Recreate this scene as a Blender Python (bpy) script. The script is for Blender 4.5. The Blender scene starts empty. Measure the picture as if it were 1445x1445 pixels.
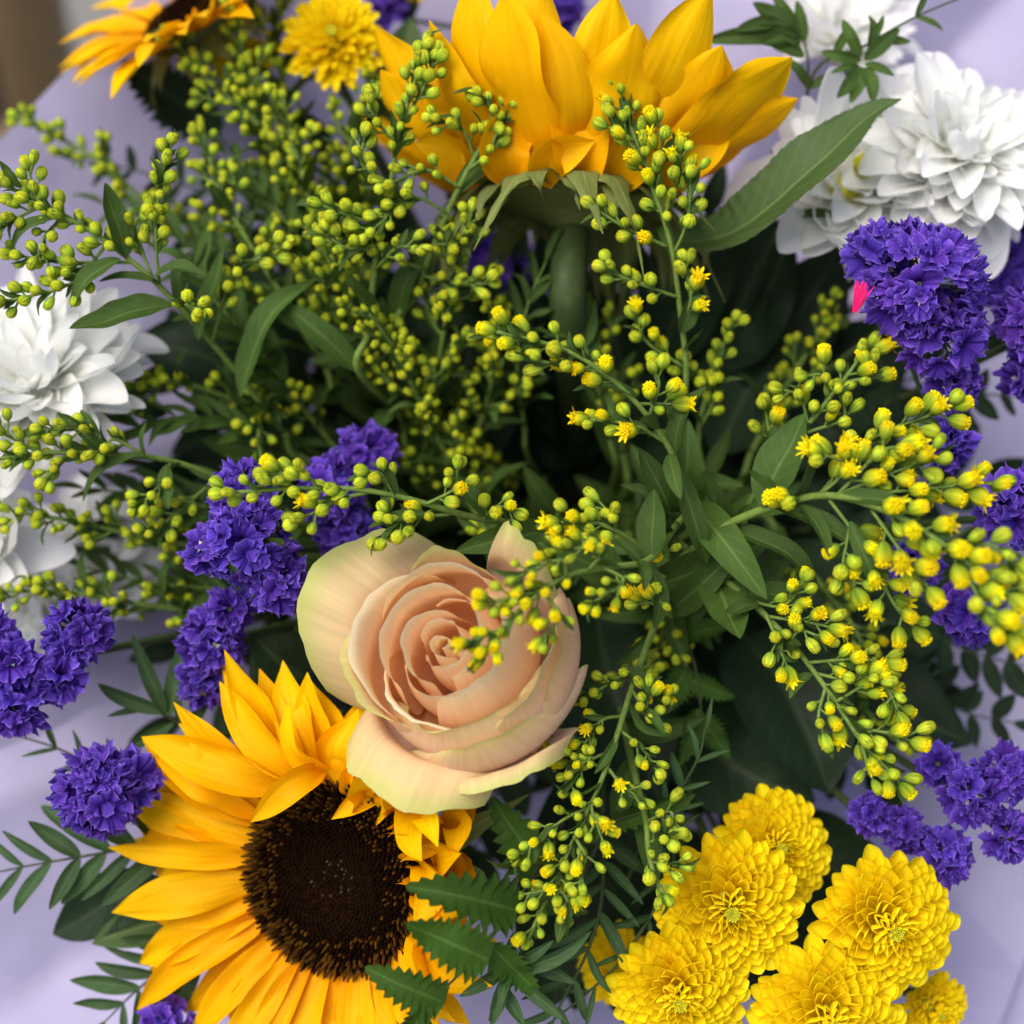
import bpy, math, random
from mathutils import Vector, Matrix, Quaternion, noise

# ------------------------------------------------------------------ camera, sky, sun, exposure
sc = bpy.context.scene
COL = sc.collection
PI = math.pi
TAU = 2 * PI
R = math.radians
CM = 0.01
DIST = 0.56                       # lens to the plane through the rose
TANH = math.tan(R(16.0))
PITCH = 40.0
BIND_Z = -21.0                    # binding point of the bouquet, cm behind the rose plane

cam_d = bpy.data.cameras.new('camera')
cam_d.angle = R(32.0)
cam_d.clip_start = 0.02
cam_d.clip_end = 50
cam_d.dof.use_dof = True
cam_d.dof.focus_distance = DIST - 0.030
cam_d.dof.aperture_fstop = 5.0
cam = bpy.data.objects.new('camera', cam_d)
COL.objects.link(cam)
cam.rotation_euler = (R(90 - PITCH), 0, 0)
ROT = cam.rotation_euler.to_matrix()
cam.location = (0, -0.55, 0.72)
CAML = Vector(cam.location)
sc.camera = cam

world = bpy.data.worlds.new('World')
sc.world = world
world.use_nodes = True
wn = world.node_tree.nodes
wl = world.node_tree.links
bg = wn['Background']
sky = wn.new('ShaderNodeTexSky')
sky.sky_type = 'NISHITA'
sky.sun_disc = False
SUN_EL, SUN_AZ = 60.0, 48.0          # azimuth: degrees to the left of straight behind the camera
sky.sun_elevation = R(SUN_EL)
sky.sun_rotation = R(180 + SUN_AZ)
sky.air_density = 1.0
sky.dust_density = 4.0
sky.ozone_density = 1.0
wl.new(sky.outputs[0], bg.inputs[0])
bg.inputs[1].default_value = 0.07

sun_d = bpy.data.lights.new('sun', 'SUN')
sun_d.energy = 1.5
sun_d.angle = R(50)
sun_d.color = (1.0, 0.95, 0.88)
sun = bpy.data.objects.new('sun', sun_d)
COL.objects.link(sun)
sdir = Vector((-math.sin(R(SUN_AZ)) * math.cos(R(SUN_EL)), -math.cos(R(SUN_AZ)) * math.cos(R(SUN_EL)), math.sin(R(SUN_EL))))
sun.rotation_euler = sdir.to_track_quat('Z', 'Y').to_euler()
sun.location = sdir * 3

sc.view_settings.view_transform = 'Standard'
sc.view_settings.look = 'None'
sc.view_settings.exposure = 1.12
sc.view_settings.gamma = 1.0
sc.render.engine = 'CYCLES'
sc.cycles.use_denoising = True
sc.cycles.max_bounces = 6
sc.cycles.diffuse_bounces = 4
sc.cycles.glossy_bounces = 2
sc.cycles.transmission_bounces = 4
sc.cycles.use_adaptive_sampling = True
sc.cycles.adaptive_threshold = 0.025

# ------------------------------------------------------------------ placing helpers
def W(px, py, z=0.0):
    """point seen at photo pixel (px, py), z cm in front of the rose plane"""
    d = DIST - z * CM
    v = Vector(((px - 722.5) / 722.5 * TANH * d, -(py - 722.5) / 722.5 * TANH * d, -d))
    return CAML + ROT @ v

def D(x, y, z):
    """direction given as image right, image up, towards the lens"""
    return (ROT @ Vector((x, y, z))).normalized()

TOCAM = D(0, 0, 1)
BIND = W(835, 745, BIND_Z)
FLOOR_Z = BIND.z - 0.13

def lerp(a, b, t): return a + (b - a) * t
def clamp(x, a=0.0, b=1.0): return max(a, min(b, x))
def sstep(a, b, x):
    t = clamp((x - a) / (b - a)); return t * t * (3 - 2 * t)

# ------------------------------------------------------------------ materials
MATS = {}
def nodes_of(name):
    m = bpy.data.materials.new(name)
    m.use_nodes = True
    nt = m.node_tree
    for n in list(nt.nodes): nt.nodes.remove(n)
    return m, nt
def N(nt, t, **kw):
    n = nt.nodes.new(t)
    for k, v in kw.items(): setattr(n, k, v)
    return n
def ramp(nt, stops, fac):
    n = N(nt, 'ShaderNodeValToRGB')
    e = n.color_ramp.elements
    while len(e) < len(stops): e.new(0.5)
    for el, (p, c) in zip(e, stops):
        el.position = p; el.color = (*c, 1)
    nt.links.new(fac, n.inputs[0])
    return n.outputs[0]

def petal_mat(name, stops, streak=0.12, streak_scale=26.0, trans=0.3, rough=0.55, tcol=None, hue_var=0.012, val_var=0.12,
              bump=0.25, spots=None, edge=None, spec=0.25, long_scale=1.6, blot=0.0):
    """thin plant tissue: uv.y runs from base to tip, uv.x across"""
    m, nt = nodes_of(name)
    L = nt.links.new
    uv = N(nt, 'ShaderNodeUVMap')
    sep = N(nt, 'ShaderNodeSeparateXYZ'); L(uv.outputs[0], sep.inputs[0])
    col = ramp(nt, stops, sep.outputs[1])
    mp = N(nt, 'ShaderNodeMapping'); mp.inputs['Scale'].default_value = (streak_scale, long_scale, 1)
    L(uv.outputs[0], mp.inputs[0])
    oi = N(nt, 'ShaderNodeObjectInfo')
    add = N(nt, 'ShaderNodeVectorMath', operation='ADD'); L(mp.outputs[0], add.inputs[0])
    comb = N(nt, 'ShaderNodeCombineXYZ')
    mul = N(nt, 'ShaderNodeMath', operation='MULTIPLY'); L(oi.outputs['Random'], mul.inputs[0]); mul.inputs[1].default_value = 37.0
    L(mul.outputs[0], comb.inputs[0]); L(mul.outputs[0], comb.inputs[2]); L(comb.outputs[0], add.inputs[1])
    nz = N(nt, 'ShaderNodeTexNoise'); nz.inputs['Scale'].default_value = 1.0; nz.inputs['Detail'].default_value = 4
    L(add.outputs[0], nz.inputs['Vector'])
    mr = N(nt, 'ShaderNodeMapRange'); L(nz.outputs[0], mr.inputs[0])
    mr.inputs[1].default_value = 0.25; mr.inputs[2].default_value = 0.75
    mr.inputs[3].default_value = 1 - streak; mr.inputs[4].default_value = 1 + streak
    hsv = N(nt, 'ShaderNodeHueSaturation'); L(col, hsv.inputs['Color'])
    hr = N(nt, 'ShaderNodeMapRange'); L(oi.outputs['Random'], hr.inputs[0]); hr.inputs[3].default_value = 0.5 - hue_var; hr.inputs[4].default_value = 0.5 + hue_var
    L(hr.outputs[0], hsv.inputs['Hue'])
    wn_ = N(nt, 'ShaderNodeTexWhiteNoise', noise_dimensions='1D'); L(oi.outputs['Random'], wn_.inputs['W'])
    vr = N(nt, 'ShaderNodeMapRange'); L(wn_.outputs[0], vr.inputs[0]); vr.inputs[3].default_value = 1 - val_var; vr.inputs[4].default_value = 1 + val_var * 0.6
    vm = N(nt, 'ShaderNodeMath', operation='MULTIPLY'); L(vr.outputs[0], vm.inputs[0]); L(mr.outputs[0], vm.inputs[1])
    L(vm.outputs[0], hsv.inputs['Value'])
    c = hsv.outputs[0]
    if edge:      # (colour, start, end): rim of the petal, uv.x towards 0 or 1, or uv.y towards 1
        ab = N(nt, 'ShaderNodeMath', operation='SUBTRACT'); L(sep.outputs[0], ab.inputs[0]); ab.inputs[1].default_value = 0.5
        ab2 = N(nt, 'ShaderNodeMath', operation='ABSOLUTE'); L(ab.outputs[0], ab2.inputs[0])
        dbl = N(nt, 'ShaderNodeMath', operation='MULTIPLY'); L(ab2.outputs[0], dbl.inputs[0]); dbl.inputs[1].default_value = 2.0
        if edge[3]:
            mx = N(nt, 'ShaderNodeMath', operation='MAXIMUM'); L(dbl.outputs[0], mx.inputs[0]); L(sep.outputs[1], mx.inputs[1]); src = mx.outputs[0]
        else: src = sep.outputs[1]
        nz3 = N(nt, 'ShaderNodeTexNoise'); nz3.inputs['Scale'].default_value = 5.0
        L(uv.outputs[0], nz3.inputs['Vector'])
        ad = N(nt, 'ShaderNodeMath', operation='MULTIPLY_ADD'); L(nz3.outputs[0], ad.inputs[0]); ad.inputs[1].default_value = 0.12; L(src, ad.inputs[2])
        er = N(nt, 'ShaderNodeMapRange', interpolation_type='SMOOTHSTEP'); L(ad.outputs[0], er.inputs[0]); er.inputs[1].default_value = edge[1] + .06; er.inputs[2].default_value = edge[2] + .06
        mixe = N(nt, 'ShaderNodeMix', data_type='RGBA'); L(er.outputs[0], mixe.inputs[0]); L(c, mixe.inputs[6]); mixe.inputs[7].default_value = (*edge[0], 1)
        c = mixe.outputs[2]
    if spots:     # (colour, scale, threshold)
        vo = N(nt, 'ShaderNodeTexNoise'); vo.inputs['Scale'].default_value = spots[1]; vo.inputs['Detail'].default_value = 3
        geo = N(nt, 'ShaderNodeTexCoord'); L(geo.outputs['Object'], vo.inputs['Vector'])
        sr = N(nt, 'ShaderNodeMapRange', interpolation_type='SMOOTHSTEP'); L(vo.outputs[0], sr.inputs[0]); sr.inputs[1].default_value = spots[2]; sr.inputs[2].default_value = spots[2] + 0.06
        mixs = N(nt, 'ShaderNodeMix', data_type='RGBA'); L(sr.outputs[0], mixs.inputs[0]); L(c, mixs.inputs[6]); mixs.inputs[7].default_value = (*spots[0], 1)
        c = mixs.outputs[2]
    pb = N(nt, 'ShaderNodeBsdfPrincipled'); L(c, pb.inputs['Base Color'])
    pb.inputs['Roughness'].default_value = rough
    pb.inputs['Specular IOR Level'].default_value = spec
    if bump:
        bp = N(nt, 'ShaderNodeBump'); bp.inputs['Strength'].default_value = bump; bp.inputs['Distance'].default_value = 0.0006
        L(nz.outputs[0], bp.inputs['Height']); L(bp.outputs[0], pb.inputs['Normal'])
    out = N(nt, 'ShaderNodeOutputMaterial')
    if trans > 0:
        tr = N(nt, 'ShaderNodeBsdfTranslucent')
        if tcol:
            mt = N(nt, 'ShaderNodeMix', data_type='RGBA', blend_type='MULTIPLY'); mt.inputs[0].default_value = 1.0
            L(c, mt.inputs[6]); mt.inputs[7].default_value = (*tcol, 1); L(mt.outputs[2], tr.inputs[0])
        else: L(c, tr.inputs[0])
        mix = N(nt, 'ShaderNodeMixShader'); mix.inputs[0].default_value = trans
        L(pb.outputs[0], mix.inputs[1]); L(tr.outputs[0], mix.inputs[2]); L(mix.outputs[0], out.inputs[0])
    else: L(pb.outputs[0], out.inputs[0])
    MATS[name] = m
    return m

def leaf_mat(name, c_dark, c_light, c_vein, trans=0.22, rough=0.5, veins=16.0, val_var=0.22, spec=0.35, vein_w=0.05):
    """green blade with a midrib and slanting side veins from uv"""
    m, nt = nodes_of(name)
    L = nt.links.new
    uv = N(nt, 'ShaderNodeUVMap')
    sep = N(nt, 'ShaderNodeSeparateXYZ'); L(uv.outputs[0], sep.inputs[0])
    oi = N(nt, 'ShaderNodeObjectInfo')
    tc = N(nt, 'ShaderNodeTexCoord')
    nz = N(nt, 'ShaderNodeTexNoise'); nz.inputs['Scale'].default_value = 260; nz.inputs['Detail'].default_value = 4
    L(tc.outputs['Object'], nz.inputs['Vector'])
    nz2 = N(nt, 'ShaderNodeTexNoise'); nz2.inputs['Scale'].default_value = 3.5; nz2.inputs['Detail'].default_value = 3
    cmb = N(nt, 'ShaderNodeVectorMath', operation='ADD'); L(uv.outputs[0], cmb.inputs[0])
    cx = N(nt, 'ShaderNodeCombineXYZ'); L(oi.outputs['Random'], cx.inputs[2]); L(oi.outputs['Random'], cx.inputs[0]); L(cx.outputs[0], cmb.inputs[1])
    L(cmb.outputs[0], nz2.inputs['Vector'])
    mx0 = N(nt, 'ShaderNodeMix', data_type='RGBA'); L(nz2.outputs[0], mx0.inputs[0])
    mx0.inputs[6].default_value = (*c_dark, 1); mx0.inputs[7].default_value = (*c_light, 1)
    # across distance from the midrib
    ab = N(nt, 'ShaderNodeMath', operation='SUBTRACT'); L(sep.outputs[0], ab.inputs[0]); ab.inputs[1].default_value = 0.5
    ac = N(nt, 'ShaderNodeMath', operation='ABSOLUTE'); L(ab.outputs[0], ac.inputs[0])
    mid = N(nt, 'ShaderNodeMapRange', interpolation_type='SMOOTHSTEP'); L(ac.outputs[0], mid.inputs[0]); mid.inputs[1].default_value = vein_w; mid.inputs[2].default_value = vein_w * 0.35
    # side veins
    sl = N(nt, 'ShaderNodeMath', operation='MULTIPLY_ADD'); L(ac.outputs[0], sl.inputs[0]); sl.inputs[1].default_value = -0.45; L(sep.outputs[1], sl.inputs[2])
    fr = N(nt, 'ShaderNodeMath', operation='MULTIPLY'); L(sl.outputs[0], fr.inputs[0]); fr.inputs[1].default_value = veins
    fq = N(nt, 'ShaderNodeMath', operation='PINGPONG'); L(fr.outputs[0], fq.inputs[0]); fq.inputs[1].default_value = 0.5
    sv = N(nt, 'ShaderNodeMapRange', interpolation_type='SMOOTHSTEP'); L(fq.outputs[0], sv.inputs[0]); sv.inputs[1].default_value = 0.09; sv.inputs[2].default_value = 0.0; sv.inputs[4].default_value = 0.45
    vmax = N(nt, 'ShaderNodeMath', operation='MAXIMUM'); L(mid.outputs[0], vmax.inputs[0]); L(sv.outputs[0], vmax.inputs[1])
    mx1 = N(nt, 'ShaderNodeMix', data_type='RGBA'); L(vmax.outputs[0], mx1.inputs[0]); L(mx0.outputs[2], mx1.inputs[6]); mx1.inputs[7].default_value = (*c_vein, 1)
    hsv = N(nt, 'ShaderNodeHueSaturation'); L(mx1.outputs[2], hsv.inputs['Color'])
    vr = N(nt, 'ShaderNodeMapRange'); L(oi.outputs['Random'], vr.inputs[0]); vr.inputs[3].default_value = 1 - val_var; vr.inputs[4].default_value = 1 + val_var
    L(vr.outputs[0], hsv.inputs['Value'])
    pb = N(nt, 'ShaderNodeBsdfPrincipled'); L(hsv.outputs[0], pb.inputs['Base Color']); pb.inputs['Roughness'].default_value = rough
    pb.inputs['Specular IOR Level'].default_value = spec
    hh = N(nt, 'ShaderNodeMath', operation='MULTIPLY_ADD'); L(vmax.outputs[0], hh.inputs[0]); hh.inputs[1].default_value = -0.6; L(nz.outputs[0], hh.inputs[2])
    bp = N(nt, 'ShaderNodeBump'); bp.inputs['Strength'].default_value = 0.35; bp.inputs['Distance'].default_value = 0.0008; L(hh.outputs[0], bp.inputs['Height']); L(bp.outputs[0], pb.inputs['Normal'])
    tr = N(nt, 'ShaderNodeBsdfTranslucent')
    mt = N(nt, 'ShaderNodeMix', data_type='RGBA', blend_type='MULTIPLY'); mt.inputs[0].default_value = 1.0; L(hsv.outputs[0], mt.inputs[6]); mt.inputs[7].default_value = (1.6, 1.5, 0.6, 1)
    L(mt.outputs[2], tr.inputs[0])
    mix = N(nt, 'ShaderNodeMixShader'); mix.inputs[0].default_value = trans
    L(pb.outputs[0], mix.inputs[1]); L(tr.outputs[0], mix.inputs[2])
    out = N(nt, 'ShaderNodeOutputMaterial'); L(mix.outputs[0], out.inputs[0])
    MATS[name] = m
    return m

def solid_mat(name, c1, c2, scale=300.0, rough=0.6, bump=0.3, spec=0.3, trans=0.0, bdist=0.0005, detail=4):
    m, nt = nodes_of(name)
    L = nt.links.new
    tc = N(nt, 'ShaderNodeTexCoord')
    nz = N(nt, 'ShaderNodeTexNoise'); nz.inputs['Scale'].default_value = scale; nz.inputs['Detail'].default_value = detail
    L(tc.outputs['Object'], nz.inputs['Vector'])
    col = ramp(nt, [(0.3, c1), (0.7, c2)], nz.outputs[0])
    pb = N(nt, 'ShaderNodeBsdfPrincipled'); L(col, pb.inputs['Base Color']); pb.inputs['Roughness'].default_value = rough; pb.inputs['Specular IOR Level'].default_value = spec
    bp = N(nt, 'ShaderNodeBump'); bp.inputs['Strength'].default_value = bump; bp.inputs['Distance'].default_value = bdist
    L(nz.outputs[0], bp.inputs['Height']); L(bp.outputs[0], pb.inputs['Normal'])
    out = N(nt, 'ShaderNodeOutputMaterial')
    if trans:
        tr = N(nt, 'ShaderNodeBsdfTranslucent'); L(col, tr.inputs[0])
        mix = N(nt, 'ShaderNodeMixShader'); mix.inputs[0].default_value = trans
        L(pb.outputs[0], mix.inputs[1]); L(tr.outputs[0], mix.inputs[2]); L(mix.outputs[0], out.inputs[0])
    else: L(pb.outputs[0], out.inputs[0])
    MATS[name] = m
    return m

petal_mat('sunflower_petal', [(0.0, (0.84, 0.33, 0.0)), (0.28, (0.90, 0.45, 0.0)), (1.0, (0.94, 0.54, 0.0))], streak=0.10, streak_scale=11, trans=0.30,
          spots=((0.50, 0.24, 0.004), 110, 0.78), bump=0.5, spec=0.10, hue_var=.008)
petal_mat('button_petal', [(0.0, (0.78, 0.48, 0.0)), (0.40, (0.98, 0.74, 0.004)), (1.0, (1.0, 0.83, 0.012))], streak=0.05, streak_scale=9, trans=0.36, hue_var=0.005, val_var=0.05, bump=0.2, spec=0.12)
petal_mat('white_petal', [(0.0, (0.72, 0.76, 0.36)), (0.22, (0.88, 0.90, 0.76)), (0.5, (0.93, 0.94, 0.90)), (1.0, (0.95, 0.95, 0.94))], streak=0.04, streak_scale=18, trans=0.46, hue_var=0.0, val_var=0.03, bump=0.25, spec=.12)
petal_mat('statice_petal', [(0.0, (0.25, 0.20, 0.34)), (0.16, (0.042, 0.012, 0.20)), (0.55, (0.085, 0.030, 0.37)), (0.92, (0.135, 0.060, 0.50)), (1.0, (0.25, 0.15, 0.66))], streak=0.30, streak_scale=46, trans=0.32, rough=0.7, hue_var=0.008, val_var=0.22, bump=0.6, long_scale=0.8, spec=.1)
petal_mat('rose_inner', [(0.0, (0.86, 0.41, 0.18)), (0.5, (0.96, 0.60, 0.33)), (0.85, (0.97, 0.71, 0.43)), (1.0, (0.97, 0.82, 0.50))], streak=0.05, streak_scale=30, trans=0.42, hue_var=0.004, val_var=0.03, bump=0.10, edge=((0.97, 0.86, 0.60), 0.94, 0.995, False), spec=.15)
petal_mat('rose_outer', [(0.0, (0.68, 0.58, 0.44)), (0.35, (0.84, 0.56, 0.44)), (0.72, (0.86, 0.59, 0.35)), (0.90, (0.80, 0.62, 0.30)), (1.0, (0.70, 0.65, 0.25))], streak=0.09, streak_scale=44, trans=0.36, hue_var=0.004, val_var=0.03, bump=0.15, edge=((0.58, 0.62, 0.18), 0.92, 1.04, True), spec=.15)
petal_mat('pink_tuft', [(0.0, (0.88, 0.004, 0.13)), (1.0, (0.95, 0.03, 0.22))], streak=0.25, streak_scale=20, trans=0.2)
petal_mat('goldenrod_floret', [(0.0, (0.78, 0.60, 0.002)), (1.0, (0.92, 0.78, 0.004))], streak=0.1, streak_scale=8, trans=0.2, val_var=0.08, spec=.1)
petal_mat('goldenrod_bract', [(0.0, (0.18, 0.30, 0.040)), (0.35, (0.29, 0.42, 0.032)), (0.75, (0.44, 0.54, 0.034)), (1.0, (0.54, 0.57, 0.020))], streak=0.50, streak_scale=15, trans=0.12, hue_var=0.012, val_var=0.16, bump=0.8, rough=0.75, long_scale=0.5, spec=.06)
petal_mat('goldenrod_ripe', [(0.0, (0.16, 0.26, 0.026)), (0.45, (0.28, 0.38, 0.022)), (0.78, (0.52, 0.52, 0.014)), (1.0, (0.84, 0.70, 0.004))], streak=0.40, streak_scale=15, trans=0.12, hue_var=0.010, val_var=0.12, bump=0.8, rough=0.75, long_scale=0.5, spec=.06)
leaf_mat('goldenrod_leaf', (0.034, 0.075, 0.012), (0.066, 0.125, 0.022), (0.095, 0.16, 0.035), veins=7, trans=.20, spec=.2)
leaf_mat('broad_leaf', (0.034, 0.075, 0.016), (0.060, 0.110, 0.024), (0.12, 0.17, 0.05), veins=11, rough=0.6, vein_w=0.03, val_var=0.05)
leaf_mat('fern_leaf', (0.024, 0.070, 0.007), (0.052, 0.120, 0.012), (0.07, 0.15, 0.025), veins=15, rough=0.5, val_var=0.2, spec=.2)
leaf_mat('dark_leaf', (0.008, 0.022, 0.009), (0.017, 0.038, 0.014), (0.03, 0.055, 0.02), veins=10, rough=0.5, trans=0.12, spec=.2)  # dark foliage; on the added filler leaves this colour carries the gap shade
leaf_mat('lance_leaf', (0.026, 0.066, 0.020), (0.045, 0.105, 0.026), (0.07, 0.13, 0.05), veins=3, rough=0.42)
leaf_mat('bract_leaf', (0.12, 0.155, 0.035), (0.19, 0.225, 0.06), (0.24, 0.28, 0.10), veins=5, rough=0.6)
solid_mat('goldenrod_stem', (0.10, 0.17, 0.030), (0.17, 0.25, 0.050), 420, spec=.15)
solid_mat('green_stem', (0.028, 0.052, 0.013), (0.058, 0.085, 0.022), 260)
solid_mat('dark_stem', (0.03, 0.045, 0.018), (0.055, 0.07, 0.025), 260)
solid_mat('fuzz', (0.11, 0.13, 0.06), (0.20, 0.22, 0.12), 500, rough=0.8)
solid_mat('disc_brown', (0.004, 0.0016, 0.0006), (0.014, 0.005, 0.0015), 500, rough=0.9, spec=.03)
solid_mat('disc_rim', (0.022, 0.008, 0.002), (0.12, 0.052, 0.005), 180, rough=0.9, spec=.05)
solid_mat('disc_heart', (0.010, 0.009, 0.003), (0.10, 0.095, 0.035), 900, rough=0.8, spec=.05)
solid_mat('mum_heart', (0.34, 0.36, 0.010), (0.62, 0.55, 0.01), 700, rough=0.6)
solid_mat('paper', (0.42, 0.395, 0.585), (0.45, 0.42, 0.62), 120, rough=0.55, bump=0.12, spec=0.35, trans=0.04, bdist=0.001)
solid_mat('floor', (0.20, 0.19, 0.18), (0.25, 0.24, 0.22), 6, rough=0.7, bdist=0.003)
solid_mat('wood', (0.24, 0.165, 0.085), (0.33, 0.235, 0.13), 9, rough=0.55, bdist=0.002)
solid_mat('dark_wood', (0.055, 0.045, 0.035), (0.085, 0.07, 0.05), 9, rough=0.6, bdist=0.002)
solid_mat('ribbon', (0.42, 0.37, 0.60), (0.48, 0.43, 0.66), 300, rough=0.35)

# ------------------------------------------------------------------ mesh helpers
def mk_mesh(name, verts, faces, mats, uvs=None, fm=None, smooth=True):
    me = bpy.data.meshes.new(name)
    me.from_pydata([tuple(v) for v in verts], [], faces)
    for m in (mats if isinstance(mats, (list, tuple)) else [mats]):
        me.materials.append(MATS[m])
    if uvs is not None:
        lay = me.uv_layers.new(name='uv')
        vi = [0] * len(me.loops); me.loops.foreach_get('vertex_index', vi)
        flat = []
        for i in vi: flat.extend(uvs[i])
        lay.data.foreach_set('uv', flat)
    if fm is not None: me.polygons.foreach_set('material_index', fm)
    if smooth: me.polygons.foreach_set('use_smooth', [True] * len(faces))
    me.update()
    return me

class Geo:
    def __init__(s): s.v = []; s.f = []; s.uv = []; s.m = []
    def add(s, v, f, uv=None, m=0):
        o = len(s.v); s.v += v; s.f += [tuple(i + o for i in q) for q in f]
        s.uv += uv if uv else [(0.5, 0.5)] * len(v); s.m += [m] * len(f)
    def mesh(s, name, mats, org=None, smooth=True):
        vs = [p - org for p in s.v] if org is not None else s.v
        return mk_mesh(name, vs, s.f, mats, s.uv, s.m, smooth)

def link(name, data, parent=None):
    o = bpy.data.objects.new(name, data); COL.objects.link(o)
    if parent: o.parent = parent
    return o
def thing(name, label, cat, loc, group=None):
    o = link(name, None); o.location = loc; o.empty_display_size = 0.01
    o['label'] = label; o['category'] = cat
    if group: o['group'] = group
    return o
def inst(name, me, parent, m):
    o = link(name, me, parent); o.matrix_basis = m
    return o

def catmull(pts, per=6):
    P = [Vector(p) for p in pts]
    if len(P) == 2: P = [P[0], P[0].lerp(P[1], .5), P[1]]
    out = []
    ext = [P[0] * 2 - P[1]] + P + [P[-1] * 2 - P[-2]]
    for i in range(1, len(ext) - 2):
        a, b, c, d = ext[i - 1:i + 3]
        for k in range(per):
            t = k / per
            out.append(0.5 * ((2 * b) + (c - a) * t + (2 * a - 5 * b + 4 * c - d) * t * t + (3 * b - 3 * c + d - a) * t ** 3))
    out.append(P[-1].copy())
    return out
def at_len(pl, f):
    """point and tangent of a polyline at fraction f of its length"""
    ls = [(pl[i + 1] - pl[i]).length for i in range(len(pl) - 1)]
    s = f * sum(ls)
    for i, l in enumerate(ls):
        if s <= l or i == len(ls) - 1:
            t = clamp(s / l if l else 0)
            return pl[i].lerp(pl[i + 1], t), (pl[i + 1] - pl[i]).normalized()
        s -= l
def poly_len(pl): return sum((pl[i + 1] - pl[i]).length for i in range(len(pl) - 1))
def perp(t):
    a = t.cross(Vector((0, 0, 1)))
    if a.length < 1e-3: a = t.cross(Vector((1, 0, 0)))
    return a.normalized()
def tube(g, pl, r0, r1, n=6, m=0, cap=True):
    v = []; f = []; uv = []
    a = None
    k = len(pl)
    for i, p in enumerate(pl):
        t = (pl[min(i + 1, k - 1)] - pl[max(i - 1, 0)]).normalized()
        if a is None: a = perp(t)
        a = (a - t * a.dot(t)).normalized()
        b = t.cross(a)
        r = lerp(r0, r1, i / (k - 1))
        for j in range(n):
            an = TAU * j / n
            v.append(p + (a * math.cos(an) + b * math.sin(an)) * r); uv.append((j / n, i / (k - 1)))
    for i in range(k - 1):
        for j in range(n):
            f.append((i * n + j, i * n + (j + 1) % n, (i + 1) * n + (j + 1) % n, (i + 1) * n + j))
    if cap:
        f.append(tuple(range(n - 1, -1, -1))); f.append(tuple((k - 1) * n + j for j in range(n)))
    g.add(v, f, uv, m)

def ribbon(g, pts, nrm, wf, nu=10, nv=5, cup=0.0, crease=0.0, ruf=0.0, ruf_n=5.0, seed=0, twist=(0, 0), nrm2=None, m=0, per=6, cupf=None, tipc=1.0):
    """a blade along a curve: wf(u) half width, cup bends the sides along the normal"""
    pl = catmull(pts, per)
    v = []; f = []; uv = []
    for i in range(nu + 1):
        u = 1 - (1 - i / nu) ** tipc
        c, t = at_len(pl, u)
        n0 = nrm if nrm2 is None else nrm.lerp(nrm2, u)
        n = (n0 - t * n0.dot(t))
        n = n.normalized() if n.length > 1e-5 else perp(t)
        tw = lerp(twist[0], twist[1], u)
        if tw: n = Quaternion(t, tw) @ n
        s = t.cross(n)
        w = wf(u)
        cu = cup if cupf is None else cup * cupf(u)
        for j in range(nv + 1):
            x = 2 * j / nv - 1
            d = cu * w * x * x + crease * w * abs(x)
            if ruf: d += ruf * w * noise.noise(Vector((u * ruf_n, x * 1.7, seed * 3.17))) * (0.25 + abs(x))
            v.append(c + s * (w * x * (1 - 0.25 * min(1, abs(cu)) * x * x)) + n * d); uv.append((j / nv, u))
    for i in range(nu):
        for j in range(nv):
            a = i * (nv + 1) + j
            f.append((a, a + 1, a + nv + 2, a + nv + 1))
    g.add(v, f, uv, m)

def frame(z, up=None):
    """matrix with local z along the given axis, local y as near as can be to image up"""
    z = z.normalized()
    u = up if up is not None else D(0, 1, 0)
    x = u.cross(z)
    if x.length < 1e-3: x = D(1, 0, 0)
    x.normalize(); y = z.cross(x)
    return Matrix((x, y, z)).transposed()
def M4(rot3, loc, s=1.0):
    sc_ = s if isinstance(s, (tuple, Vector, list)) else (s, s, s)
    return Matrix.Translation(loc) @ rot3.to_4x4() @ Matrix.Diagonal((*sc_, 1))

def stem_path(p, ax, back=2.5, spread=1.0):
    """from the neck of a bloom through the binding point to the table"""
    rel = p - BIND
    lat = rel - TOCAM * rel.dot(TOCAM)
    off = lat.normalized() * min(1.7 * CM, lat.length * 0.12) if lat.length > 1e-4 else Vector((0, 0, 0))
    b = BIND + off * spread
    mid = b.lerp(p - ax * back * CM, 0.55) + (Vector((0, 0, -1)) * 0.004)
    low = Vector((BIND.x - off.x * 1.3, BIND.y + 0.055 + off.y * -1.0, FLOOR_Z + 0.002))
    return [p, p - ax * back * CM, mid, b, low]
def add_stem(root, p, ax, r, mat, back=2.5, n=8, name='stem'):
    g = Geo()
    tube(g, catmull(stem_path(p, ax, back), 7), r * CM, r * 0.85 * CM, n)
    return link(name, g.mesh(name, [mat], root.location), root)

# ------------------------------------------------------------------ setting: table top and what stands behind
def box(g, x0, x1, y0, y1, z0, z1, m=0):
    v = [Vector((x, y, z)) for z in (z0, z1) for y in (y0, y1) for x in (x0, x1)]
    f = [(0, 2, 3, 1), (4, 5, 7, 6), (0, 1, 5, 4), (2, 6, 7, 3), (0, 4, 6, 2), (1, 3, 7, 5)]
    g.add(v, f, None, m)
g = Geo()
g.add([Vector((-9, -4, FLOOR_Z)), Vector((9, -4, FLOOR_Z)), Vector((9, 14, FLOOR_Z)), Vector((-9, 14, FLOOR_Z))], [(0, 1, 2, 3)])
fl = link('floor', g.mesh('floor', ['floor'])); fl['kind'] = 'structure'

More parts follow.
